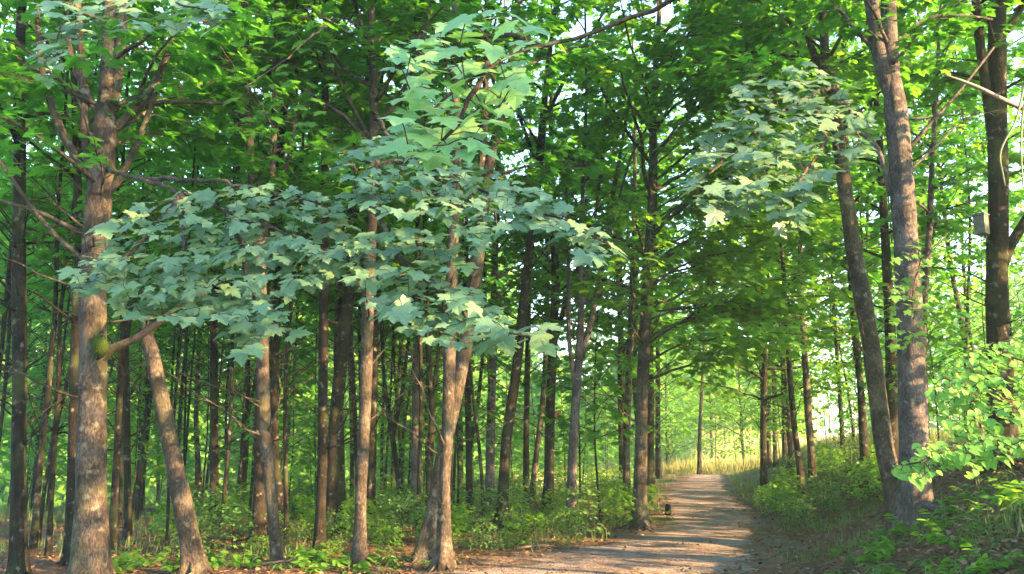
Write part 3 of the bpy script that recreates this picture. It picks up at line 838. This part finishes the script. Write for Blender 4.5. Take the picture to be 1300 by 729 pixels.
# trees whose trunks stand outside the picture and reach into it
def outside(key, label, x, y, H, r, polylist, seed, bark, name='maple_tree', crown_n=14, c0=5.5, lean=(0, 0)):
    rng = np.random.default_rng(seed)
    z = h1(x, y)
    org = np.array([x, y, z])
    root = empty(name, org, label, 'tree', 'trunks in the wood beside the path')
    P = [np.array([lean[0] * t * H, lean[1] * t * H, t * H - .05]) for t in np.linspace(0, 1, 8)]
    P, R = interp_poly(P, np.linspace(r, .02, 8), .12)
    mb = MB()
    mb.tube(P, R, 16, .05, rng, flare=.5 * np.exp(-np.clip(P[:, 2], 0, 9) / .18))
    lv = grow_crown(rng, mb, P, R, c0, H, crown_n, 2.6, .145, 1.5)
    link('trunk', mb.mesh('trunk'), bark, root)
    link('crown', leaf_mesh('crown', *lv, MAPLE_LO), M_LEAF, root)
    for (polys, wood, lm, leaf, sd, kw) in polylist:
        bough(root, org, polys, wood, lm, leaf, sd, **kw)
    return root, org


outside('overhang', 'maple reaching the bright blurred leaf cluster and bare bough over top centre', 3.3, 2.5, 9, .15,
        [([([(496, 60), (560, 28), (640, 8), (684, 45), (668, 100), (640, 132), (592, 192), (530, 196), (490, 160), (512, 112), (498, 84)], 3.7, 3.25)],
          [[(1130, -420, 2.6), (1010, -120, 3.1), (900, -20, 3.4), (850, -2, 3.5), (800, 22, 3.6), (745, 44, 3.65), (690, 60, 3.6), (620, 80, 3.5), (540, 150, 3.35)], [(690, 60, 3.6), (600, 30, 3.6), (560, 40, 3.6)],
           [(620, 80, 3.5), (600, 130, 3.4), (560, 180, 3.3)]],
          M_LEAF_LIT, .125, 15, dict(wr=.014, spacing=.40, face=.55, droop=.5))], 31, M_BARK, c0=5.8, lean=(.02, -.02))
r_, og_ = outside('right_out', 'tree beside the right edge sending in a pale dead limb and hanging stem', 5.2, 7.2, 10, .14, [], 32, M_BARKG, c0=6.2)
mb_ = MB()
q_, w_ = interp_poly([np.array([-.02, 0, 3.6]), at(1330, 150, 7.1) - og_, at(1300, 137, 7) - og_, at(1278, 130, 6.95) - og_, at(1245, 112, 6.9) - og_, at(1215, 100, 6.9) - og_, at(1196, 94, 6.9) - og_],
                     [.03, .026, .024, .021, .017, .010, .004], .08)
mb_.tube(q_, w_, 8, .08, np.random.default_rng(4))
link('dead_limb', mb_.mesh('dead_limb'), M_DEAD, r_)['label'] = 'pale bleached dead limb'
mb_ = MB()
for pl in ([(1312, 60), (1300, 110), (1290, 155), (1276, 178), (1267, 196), (1272, 214), (1276, 236)], [(1310, 90), (1297, 150), (1296, 195), (1299, 240)]):
    q_, w_ = interp_poly([at(a, b, 6.8) - og_ for a, b in pl], np.linspace(.010, .005, len(pl)), .05)
    mb_.tube(q_, w_, 6)
q_, w_ = interp_poly([np.array([0, 0, 4.3]), at(1325, 20, 6.9) - og_, at(1312, 60, 6.8) - og_, at(1310, 90, 6.8) - og_], [.02, .018, .015, .014], .06)
mb_.tube(q_, w_, 6)
M_VINE = plain('pale_green_stem', (.10, .14, .09))
link('hanging_stem', mb_.mesh('hanging_stem'), M_VINE, r_)
# young tree right of the frame with fresh round leaves
xs_, ys_ = 4.35, 6.3
og_ = np.array([xs_, ys_, h1(xs_, ys_)])
r_ = empty('young_tree', og_, 'young tree at right edge holding fresh pale green oval leaves over the bank', 'tree')
mb_ = MB()
q_, w_ = interp_poly([np.array([0, 0, -.05]), np.array([.05, .02, .8]), np.array([.0, .05, 1.7]), np.array([.12, .0, 2.6])], [.03, .026, .02, .01], .1)
mb_.tube(q_, w_, 8)
link('trunk', mb_.mesh('trunk'), M_BARK, r_)
bough(r_, og_, [([(1178, 500), (1200, 470), (1240, 440), (1310, 425), (1330, 560), (1260, 590), (1225, 605), (1195, 590), (1205, 545)], 6.4, 5.6),
                ([(1130, 600), (1140, 572), (1180, 560), (1215, 575), (1195, 600), (1170, 612)], 5.7, 5.6)],
      [[(1345, 560, 6.3), (1300, 520, 6.1), (1250, 490, 6.0), (1200, 480, 6.0)], [(1340, 590, 6.2), (1290, 560, 5.9), (1220, 560, 5.7), (1150, 590, 5.6)], [(1340, 520, 6.3), (1300, 450, 6.1), (1250, 446, 6.1)]],
      M_FRESH, .075, 16, tpl=OVAL, spacing=.42, wr=.009, face=.6, droop=.5)

# ------------------------------------------------------------------ small things
n17 = HEROES['seventeen']
def nest_box(name, c, sz, mat_b, mat_r, label, rz, hole=True):
    r = empty(name, c, label, 'nest box', rz=rz)
    m = MB(); m.box((0, 0, 0), sz); link('box_body', m.mesh('box_body', False), mat_b, r)
    m = MB(); m.box((0, -.01, sz[2] / 2 + .012), (sz[0] * 1.15, sz[1] * 1.25, .022)); link('roof', m.mesh('roof', False), mat_r, r)
    if hole:
        m = MB(); m.tube([(0, -sz[1] / 2 + .004, .03), (0, -sz[1] / 2 - .003, .03)], [.022, .022], 14); link('entrance_hole_disc', m.mesh('entrance_hole_disc', False), M_HOLE_SHADE, r)  # solid disc in a dark colour stands for the shade inside the opening
    m = MB(); m.box((0, sz[1] / 2 + .012, 0), (.035, .02, sz[2] * 1.3)); link('batten', m.mesh('batten', False), mat_r, r)
M_HOLE_SHADE = plain('hole_shade', (.006, .005, .004))
M_WOOD = plain('weathered_wood', (.22, .14, .08))
M_GREYBOX = plain('grey_painted_wood', (.10, .115, .105))
c_ = at(708, 528, 19.86)
nest_box('nest_box', c_, (.13, .12, .2), M_WOOD, M_WOOD, 'small brown wooden nest box on a dark trunk left of the path', .2)
c_ = at(1246, 286, 12.3)
nest_box('nest_box', c_, (.15, .15, .27), M_GREYBOX, M_GREYBOX, 'pale grey box fixed on the left side of the right edge trunk', -.9, False)
M_FALLEN = plain('fallen_wood', (.05, .04, .033))
for (px_, D_, az_, L_, lab_) in [(1235, 9.6, .25, 1.5, 'fallen twiggy branch on the litter right of the big right trunk'), (330, 11.7, -.2, 1.3, 'fallen branch on bare soil at the foot of the curved sunlit trunk'),
                                 (655, 13.3, .5, 1.1, 'fallen stick beside the path right of the sunlit pair'), (1010, 10.2, 1.0, 1.2, 'fallen stick on the bank foot left of the big right trunk')]:
    rg_ = np.random.default_rng(int(px_)); x_ = (px_ - 650) / F * D_
    b_ = np.array([x_, D_, h1(x_, D_)])
    mb_ = MB()
    def lay(x0, y0, a, L, r):
        q = []
        for t in np.linspace(0, 1, 8):
            xx, yy = x0 + math.cos(a + .3 * t) * L * t, y0 + math.sin(a + .3 * t) * L * t
            q.append(np.array([xx, yy, h1(b_[0] + xx, b_[1] + yy) - b_[2] + r + .015 + .03 * math.sin(4 * t + a)]))
        mb_.tube(q, np.linspace(r, .004, 8), 7, .08, rg_)
        return q
    q0 = lay(0, 0, az_, L_, .022)
    for k in (2, 3, 5, 6):
        lay(q0[k][0], q0[k][1], az_ + rg_.choice([-1, 1]) * rg_.uniform(.5, .9), L_ * .3, .008)
    o = link('fallen_branch', mb_.mesh('fallen_branch'), M_FALLEN, None, b_)
    tag(o, lab_, 'branch')
# stub of a post at the path edge
c_ = at(848, 655, 19.4)
c_[2] = h1(c_[0], c_[1])
mb_ = MB()
q_ = [(0, 0, -.06), (0.004, 0, .08), (.012, 0, .2), (.01, .004, .235)]
mb_.tube(q_, [.075, .068, .064, .05], 12, .08, np.random.default_rng(8))
o = link('post_stub', mb_.mesh('post_stub'), M_BARKD, None, c_)
tag(o, 'short dark wooden post stub at the left edge of the path', 'post')

# ------------------------------------------------------------------ the wood behind: one tree per object, copied
def proto_tree(seed, H, c0, n, Lmax, leaf, r, tpl, lmat, bark, name='woodland_tree', dens=.8, dead=6, twig=0, wig=.5):
    rng = np.random.default_rng(seed)
    P = [np.array([0, 0, -.1])]
    dx = rng.normal(0, .03, 2)
    while P[-1][2] < H:
        dx = dx * .8 + rng.normal(0, .03, 2)
        P.append(P[-1] + np.array([dx[0], dx[1], 1]) * min(1.0, H / 6))
    P, R = interp_poly(P, np.linspace(1, .08, len(P)) ** .8 * r, .3 if H > 5 else .12)
    mb = MB()
    mb.tube(P, R, 10, .05, rng, flare=.5 * np.exp(-np.clip(P[:, 2], 0, 9) / .2))
    if dead: dead_twigs(rng, mb, P, R, H * .12, c0 * 1.05, dead, 1.4)
    lv = grow_crown(rng, mb, P, R, c0, H, n, Lmax, leaf, dens, twig_sides=twig)
    return (link_mesh('trunk', mb.mesh('trunk'), bark), link_mesh('crown', leaf_mesh('crown', *lv, tpl), lmat), name)


def link_mesh(name, me, mat):
    me.materials.append(mat)
    return me


def place_tree(pr, x, y, sc, rz, label, cat, group, tall=1.0):
    tm, cm, name = pr
    r = empty(name, (x, y, h1(x, y)), label, cat, group, rz)
    r.scale = (sc, sc, sc * tall)
    link('trunk', tm, [], r)
    link('crown', cm, [], r)
    return r


rngB = np.random.default_rng(77)
BACK = [proto_tree(100 + i, rngB.uniform(12, 16), rngB.uniform(3.2, 5.5), 34, rngB.uniform(2.6, 3.4), .17, rngB.uniform(.06, .095), MAPLE_LO, M_LEAF if i % 3 else M_LEAF_Y, M_BARKD, dens=.95)
        for i in range(8)]
ARCH = [proto_tree(150 + i, 10.5 + i, 2.4, 40, 4.4, .15, .11, MAPLE_LO, M_LEAF_Y if i else M_LEAF, M_BARKD, dens=1.5) for i in range(3)]
SAP = [proto_tree(200 + i, rngB.uniform(3.2, 5.2), rngB.uniform(.7, 1.3), 22, rngB.uniform(1.1, 1.5), .14, .022, MAPLE_LO, M_LEAF_Y if i % 2 else M_LEAF, M_BARKD, 'sapling', .6, 0) for i in range(5)]
BUSH = [proto_tree(300 + i, rngB.uniform(.55, .95), .06, 16, rngB.uniform(.5, .75), .085, .009, OVAL if i % 2 else MAPLE_LO, M_HERB if i % 2 else M_LEAF_Y, M_BARKD, 'shrub', .7, 0) for i in range(6)]

POLE = [proto_tree(500 + i, rngB.uniform(8, 11), rngB.uniform(3.6, 4.6), 14, 1.7, .145, rngB.uniform(.03, .045), MAPLE_LO, M_LEAF, M_BARKD, 'slender_tree', 1.2, 9) for i in range(4)]
LM = [(k, v['px'], v['D']) for k, v in HEROES.items()]
SHORT = {'left': 'thick left maple', 'leaning': 'broken leaning trunk', 'farleft': 'far left trunk', 'five': 'slim straight trunk', 'six': 'curved sunlit trunk', 'seven': 'straight dark trunk',
         'eight': 'stout bowed trunk', 'nine': 'bright sunlit trunk', 'ten': 'slim grey trunk', 'twelve': 'sunlit pair', 'fourteen': 'bare grey trunk', 'fifteen': 'slanting path-edge trunk',
         'seventeen': 'nest box trunk', 'eighteen': 'many-stemmed trunk', 'twenty': 'tall path-edge trunk', 'glade': 'lone glade trunk', 'right_e': 'bent bank trunk', 'right_d': 'slim bank trunk',
         'right': 'big right trunk', 'right_edge': 'right edge trunk'}
QUEUE = {}


def queue(kind, x, y, fn):
    px = to_px(np.array([x, y, h1(x, y) + 1]))[0]
    k = min(SHORT, key=lambda q: abs(HEROES[q]['px'] - px))
    QUEUE.setdefault((kind, k), []).append((px, fn))


ORD = ['leftmost', 'second from left', 'third from left', 'fourth from left', 'fifth from left', 'sixth from left', 'seventh from left', 'eighth from left', 'ninth from left', 'tenth from left', 'eleventh from left', 'twelfth from left', 'thirteenth from left', 'fourteenth from left', 'fifteenth from left', 'sixteenth from left']


def flush(words):
    for (kind, k), L in sorted(QUEUE.items()):
        L.sort(key=lambda a: a[0])
        for i, (px, fn) in enumerate(L):
            w = words[kind]
            lab = w + ' the ' + SHORT[k]
            if len(L) > 1: lab += ', ' + ORD[min(i, len(ORD) - 1)]
            fn(lab)
    QUEUE.clear()


def path_clear(x, y, m):
    xc = float(np.interp(y, PY, PXC)); hw = float(np.interp(y, PY, PHW))
    return abs(x - xc) > hw + m


for (px_, D_, i_, s_, lab_) in [(962, 25, 2, .95, 'wide leafy tree arching over the path from the right bank'), 
                            (940, 47, 1, .8, 'low bright leafy tree beyond the right end of the path'), (788, 25, 0, 1.15, 'tall leafy tree filling the gap left of the tall path-edge trunk'), (1000, 29, 1, 1.2, 'tall leafy tree on the bank behind the bent bank trunk'), 
    (815, 30, 3, 1.25, 'tall dark tree closing the canopy left of the path end'), (965, 33, 4, 1.25, 'tall dark tree closing the canopy right of the path end'),
    (842, 52, 4, .8, 'low bright leafy tree in the glade left of the lone trunk'), (900, 58, 7, .75, 'small bright tree in the glade straight beyond the path')]:
    x_ = (px_ - 650) / F * D_
    place_tree(BACK[i_] if 'closing' in lab_ else ARCH[i_ % 3], x_, D_, s_, i_ * 1.1, lab_, 'tree', None)
spots = [(v['org'][0], v['org'][1]) for v in HEROES.values()]
nb = 0
for k in range(6000):
    D = 21 + 20 * rngB.random()
    px = rngB.uniform(-120, 1420)
    x = (px - 650) / F * D
    y = D
    if not path_clear(x, y, 1.6): continue
    if 610 < px < 990 and D > 24: continue
    if px > 990 and D > 31: continue
    if px > 600 and rngB.random() < .35: continue
    if 560 < px < 640 and D > 44: continue
    if 665 < px < 805 and D > 20: continue
    if any((x - a) ** 2 + (y - b) ** 2 < 2.1 ** 2 for a, b in spots): continue
    spots.append((x, y))
    pr = BACK[nb % 8]
    sc = rngB.uniform(.85, 1.12); rz = rngB.uniform(0, 6.28); tl = rngB.uniform(.95, 1.15)
    queue('tree', x, y, lambda lab, a=(pr, x, y, sc, rz, tl): place_tree(a[0], a[1], a[2], a[3], a[4], lab, 'tree', 'thin trees of the wood behind', a[5]))
    nb += 1
    if nb >= 42: break
npo = 0
for k in range(4000):
    D = rngB.uniform(13.5, 27)
    px = rngB.uniform(-30, 640) if rngB.random() < .75 else rngB.uniform(960, 1300)
    x = (px - 650) / F * D
    if any((x - a) ** 2 + (D - b) ** 2 < .8 ** 2 for a, b in spots) or not path_clear(x, D, 1.2) or (px > 900 and D < 16): continue
    spots.append((x, D))
    pr = POLE[npo % 4]; sc = rngB.uniform(.85, 1.15); rz = rngB.uniform(0, 6.28)
    queue('pole', x, D, lambda lab, a=(pr, x, D, sc, rz): place_tree(a[0], a[1], a[2], a[3], a[4], lab, 'tree', 'slender dark stems between the bigger trunks'))
    npo += 1
    if npo >= 52: break
flush({'tree': 'thin woodland tree in the depth behind', 'pole': 'slender dark stem with bare twigs behind'})
place_tree(ARCH[0], 13.6, 12.6, .95, .4, 'broad tree added outside the right side of the picture to shade the path', 'tree', 'added shade trees around the viewer')  # unseen tree added to keep the sun off the path
for (x, y, i, s) in [(8.4, .6, 5, 1), (8.8, 2.6, 0, .8), (12.5, .2, 4, .9), (10.6, 5.6, 2, 1.12), (13.2, 3.4, 2, 1.23), (13.5, 9.5, 0, 1), (16.5, 8, 6, 1), (17, 13, 7, 1), (10.5, -2.5, 2, 1), (16, -5, 3, 1), (20, 8, 5, 1), (19.5, 17, 4, 1),
                     (6.5, -3.5, 7, 1), (-8.5, 5, 0, 1), (-12, 9, 6, 1), (13, -7, 1, 1)]:
    place_tree(BACK[i], x, y, s, i * 1.3 + x, 'woodland tree added outside the picture around the viewer to cast shade', 'tree', 'added shade trees around the viewer')  # unseen trees added to throw patchy shade on the trunks

for k, (x, y) in enumerate([(8.6, 8.2), (9.8, 10.5), (8.2, 9.7), (9.9, 9.0), (11.2, 11.6), (12.5, 10.5), (13.5, 6), (14.5, 13.5), (16, 10), (18, 14)]):
    place_tree(SAP[k % 5], x, y, 1.15, k * 1.7, 'leafy sapling added outside the right side of the picture to block low sun', 'sapling', 'added shade saplings around the viewer')  # unseen saplings added to block low sun under the crowns
for k, (px_, D_) in enumerate([(845, 44), (868, 50), (882, 55), (902, 47), (915, 53), (930, 49), (948, 45), (958, 54), (975, 50), (770, 46), (735, 50), (700, 47), (660, 52), (800, 52), (680, 58), (750, 60), (716, 55)]):
    x = (px_ - 650) / F * D_
    queue('glade', x, D_, lambda lab, a=(SAP[1 + 2 * (k % 2)], x, D_, .8 + .06 * (k % 6), k * 1.7): place_tree(a[0], a[1], a[2], a[3], a[4], lab, 'sapling', 'bright saplings in the glade'))
flush({'glade': 'bright sapling in the sunlit glade behind'})
ns_ = 0
sp2 = []
for k in range(6000):
    D = 15 + 30 * rngB.random()
    px = rngB.uniform(-60, 1360)
    x = (px - 650) / F * D
    if not path_clear(x, D, 1.2): continue
    if 820 < px < 985 and D > 30: continue
    if any((x - a) ** 2 + (D - b) ** 2 < 1.5 ** 2 for a, b in sp2): continue
    if D < 18 and px < 640 and rngB.random() < .8: continue
    sp2.append((x, D))
    pr = SAP[ns_ % 5]
    sc = rngB.uniform(.75, 1.2); rz = rngB.uniform(0, 6.28)
    queue('sapling', x, D, lambda lab, a=(pr, x, D, sc, rz): place_tree(a[0], a[1], a[2], a[3], a[4], lab, 'sapling', 'leafy saplings under the trees'))
    ns_ += 1
    if ns_ >= 95: break
flush({'sapling': 'leafy sapling growing behind'})

nbu = 0
sp3 = []
for k in range(9000):
    px = rngB.uniform(230, 1160) if rngB.random() < .75 else rngB.uniform(960, 1130)
    D = 12.9 + 12 * rngB.random() ** 1.4
    if px > 860 and (D < 16 or px < 960): continue
    x = (px - 650) / F * D
    if not path_clear(x, D, .35): continue
    if px < 600 and D < 12.6 and rngB.random() < .6: continue
    if any((x - a) ** 2 + (D - b) ** 2 < .62 ** 2 for a, b in sp3): continue
    sp3.append((x, D))
    pr = BUSH[nbu % 6]
    sc = rngB.uniform(.35, .8) * (.7 if D < 14 else 1); rz = rngB.uniform(0, 6.28)
    queue('shrub', x, D, lambda lab, a=(pr, x, D, sc, rz): place_tree(a[0], a[1], a[2], a[3], a[4], lab, 'shrub', 'low green shrubs of the understorey'))
    nbu += 1
    if nbu >= 180: break
flush({'shrub': 'low green shrub near'})

# ------------------------------------------------------------------ herbs on the bank and at the trunk feet
def herb_mesh(seed, n, h, leaf, tpl):
    rng = np.random.default_rng(seed)
    mb = MB(); pos, dr, nr = [], [], []
    for i in range(n):
        a = rng.uniform(0, 6.28); e = rng.uniform(.5, 1.35); L = h * rng.uniform(.5, 1.1)
        Q = limb_path(rng, (rng.normal(0, .03), rng.normal(0, .03), -.02), a, e, L, e - .7, .06)
        mb.tube(Q, np.linspace(.004, .002, len(Q)), 3, cap=False)
        for j in range(2, len(Q)):
            for s in (-1, 1):
                la = a + s * rng.uniform(.5, 1.2)
                dd = (math.cos(la), math.sin(la), rng.normal(-.1, .25))
                pos.append(Q[j]); dr.append(dd); nr.append((rng.normal(0, .3), rng.normal(0, .3), 1))
    return mb.mesh('stems'), leaf_mesh('leaves', np.array(pos), dr, nr, leaf * rng.uniform(.6, 1.2, len(pos)), tpl)


HERB = []
for i in range(5):
    a, b = herb_mesh(400 + i, 7, rngB.uniform(.18, .34), rngB.uniform(.07, .11), OVAL if i % 2 == 0 else LANCE)
    a.materials.append(M_GRASS); b.materials.append(M_HERB if i % 2 else M_LEAF_Y)
    HERB.append((a, b))


def place_herb(i, x, y, s, rz, lab):
    r = empty('woodland_herb', (x, y, h1(x, y)), lab, 'plant', 'leafy herbs on the forest floor', rz)
    r.scale = (s, s, s)
    link('stems', HERB[i][0], [], r); link('leaves', HERB[i][1], [], r)


nh = 0
for k in range(4000):
    if nh < 14:
        px, D = rngB.uniform(1120, 1330), rngB.uniform(4.8, 7.6)
    elif nh < 54:
        px, pyy = rngB.uniform(990, 1310), rngB.uniform(650, 740)
        D = 7.6 + 4.2 * (740 - pyy) / 90
        if px < 1040 and D > 8.6: continue
    else:
        px = rngB.uniform(140, 640); D = rngB.uniform(11.2, 12.6)
    x = (px - 650) / F * D
    if not path_clear(x, D, .5): continue
    if any((x - a) ** 2 + (D - b) ** 2 < .23 ** 2 for a, b in sp3): continue
    sp3.append((x, D))
    i = nh % 5; s = rngB.uniform(.7, 1.25); rz = rngB.uniform(0, 6.28)
    queue('herb', x, D, lambda lab, a=(i, x, D, s, rz): place_herb(*a, lab))
    nh += 1
    if nh >= 90: break
flush({'herb': 'small leafy herb on the ground near'})

# litter, grass
rngL = np.random.default_rng(5)
N = 40000
ly = 4 + 21 * rngL.random(N) ** 1.5
lx = (rngL.uniform(-80, 1400, N) - 650) / F * ly
xc = np.interp(ly, PY, PXC); hw = np.interp(ly, PY, PHW)
keep = (np.abs(lx - xc) > hw * .8) | (rngL.random(N) < .16)
lx, ly = lx[keep], ly[keep]
N = len(lx)
a = rngL.uniform(0, 6.28, N)
o = link('leaf_litter', leaf_mesh('leaf_litter', np.stack([lx, ly, terrain(lx, ly) + .018 + .02 * rngL.random(N)], 1), np.stack([np.cos(a), np.sin(a), rngL.normal(0, .25, N)], 1),
                                  np.stack([rngL.normal(0, .35, N), rngL.normal(0, .35, N), np.ones(N)], 1), rngL.uniform(.022, .06, N), STAR), M_LITTER)
tag(o, 'dry brown leaf litter scattered over the forest floor', 'leaf litter', kind='stuff')

N = 60000
ly = 4.5 + 31 * rngL.random(N)
lx = (rngL.uniform(-60, 1380, N) - 650) / F * ly
xc = np.interp(ly, PY, PXC); hw = np.interp(ly, PY, PHW)
d = lx - xc - hw
dl = xc - hw - lx
cl = wav(lx * .9, ly * .9) + rngL.normal(0, .3, N)
keep = ((d > .15) & ((cl > .75) | ((cl > .1) & (ly > 16)) | (ly > 21))) | ((dl > .1) & (ly > 13) & (cl > -.1))
lx, ly = lx[keep], ly[keep]
N = len(lx)
a = rngL.uniform(0, 6.28, N)
BL = (np.array([(-.03, 0, 0), (.03, 0, 0), (.02, .55, .02), (-.02, .55, .02), (0, 1, -.12)], float), [(0, 1, 2), (0, 2, 3), (3, 2, 4)])
o = link('grass', leaf_mesh('grass', np.stack([lx, ly, terrain(lx, ly)], 1), np.stack([np.cos(a) * .45, np.sin(a) * .45, np.ones(N)], 1), np.stack([np.cos(a), np.sin(a), -.3 + 0 * a], 1),
                            rngL.uniform(.08, .24, N) * (1 + (ly > 18) * .3), BL), M_GRASS)
tag(o, 'thin grass on the bank and beside the path', 'grass', kind='stuff')

N = 26000
ly = 42 + 60 * rngL.random(N) ** 1.5
lx = rngL.uniform(-.10, .34, N) * ly
a = rngL.uniform(0, 6.28, N)
M_DRYGRASS = leaf_mat('meadow_grass_blade', [(.14, .20, .05), (.26, .28, .10), (.42, .37, .2)], (.35, .4, .12), .4, .6, .2)
o = link('meadow_grass', leaf_mesh('meadow_grass', np.stack([lx, ly, terrain(lx, ly) + .1], 1), np.stack([np.cos(a) * .45, np.sin(a) * .45, np.ones(N)], 1), np.stack([np.cos(a), np.sin(a), -.3 + 0 * a], 1),
                                   rngL.uniform(.35, .9, N), BL), M_DRYGRASS)
tag(o, 'tall pale grass of the sunlit glade beyond the trees', 'grass', kind='stuff')

N = 5200
ly = 5 + 17 * rngL.random(N) ** 1.4
lx = (rngL.uniform(-60, 1380, N) - 650) / F * ly
a = rngL.uniform(0, 6.28, N)
M_TWIG = leaf_mat('dead_twig', [(.04, .03, .024), (.09, .07, .055), (.2, .165, .135)], (.1, .08, .05), .02, .85, .15)
TW = (np.array([(-.022, 0, 0), (0, 0, .03), (.022, 0, 0), (.03, .5, 0), (.012, .5, .03), (-.012, .52, 0), (0, 1, .01)], float), [(0, 2, 1), (0, 1, 4, ), (0, 4, 5), (1, 2, 3), (1, 3, 4), (5, 4, 6), (4, 3, 6)])
o = link('twig_litter', leaf_mesh('twig_litter', np.stack([lx, ly, terrain(lx, ly) + .028], 1), np.stack([np.cos(a), np.sin(a), rngL.normal(0, .08, N)], 1), np.stack([rngL.normal(0, .1, N), rngL.normal(0, .1, N), np.ones(N)], 1),
                                  rngL.uniform(.04, .28, N) * rngL.random(N) ** .7, TW), M_TWIG)
tag(o, 'broken twigs strewn over the path and forest floor', 'twigs', kind='stuff')

# far-off wood that reads as one mass
rngF = np.random.default_rng(9)
cpos, cdir, cn, cs = [], [], [], []
for k in range(210):
    while True:
        px = rngF.uniform(-250, 1550); D = rngF.uniform(58, 106)
        if 640 < px < 985 and D < 72: continue
        if px > 985 and D < 84: continue
        if 640 < px < 985 and rngF.random() < .45: continue
        if 560 < px < 640 and D < 66: continue
        break
    x = (px - 650) / F * D
    z = h1(x, D)
    Hh = rngF.uniform(15, 27) if not (640 < px < 985) else rngF.uniform(5, 12)
    n = 900
    t = rngF.random(n)
    rr = 3.4 * np.sqrt(rngF.random(n)) * (1 - .6 * t)
    an = rngF.uniform(0, 6.28, n)
    cpos.append(np.stack([x + rr * np.cos(an), D + rr * np.sin(an), z + .2 + t * Hh + rngF.normal(0, .4, n)], 1))
m_ = np.concatenate(cpos)
N = len(m_)
a = rngF.uniform(0, 6.28, N)
o = link('distant_wood', leaf_mesh('distant_wood', m_, np.stack([np.cos(a), np.sin(a), rngF.normal(-.3, .3, N)], 1), np.stack([rngF.normal(0, 1., N), rngF.normal(0, 1., N), np.ones(N)], 1),
                                   rngF.uniform(.3, .7, N), STAR), M_FAR)
tag(o, 'far green wood closing the view behind the trees', 'wood', kind='stuff')
# ------------------------------------------------------------------ haze
mb_ = MB(); mb_.box((20, 60, 8), (400, 330, 34))
m_, nt_, ns_2, lk_, out_ = new_mat('haze')
pv_ = ns_2.new('ShaderNodeVolumePrincipled')
pv_.inputs['Color'].default_value = (.55, .92, .82, 1)
pv_.inputs['Density'].default_value = .0012
pv_.inputs['Anisotropy'].default_value = .2
lk_.new(pv_.outputs[0], out_.inputs['Volume'])
hz_ = link('haze', mb_.mesh('haze', False), m_)
tag(hz_, 'faint haze between the trees', 'haze', kind='stuff')
print('TREES', nb, 'SAP', ns_, 'BUSH', nbu, 'HERB', nh)
for k, v in HEROES.items():
    pp = to_px(v['org']); print('HERO', k, round(v['D'], 1), round(pp[0]), round(pp[1]))
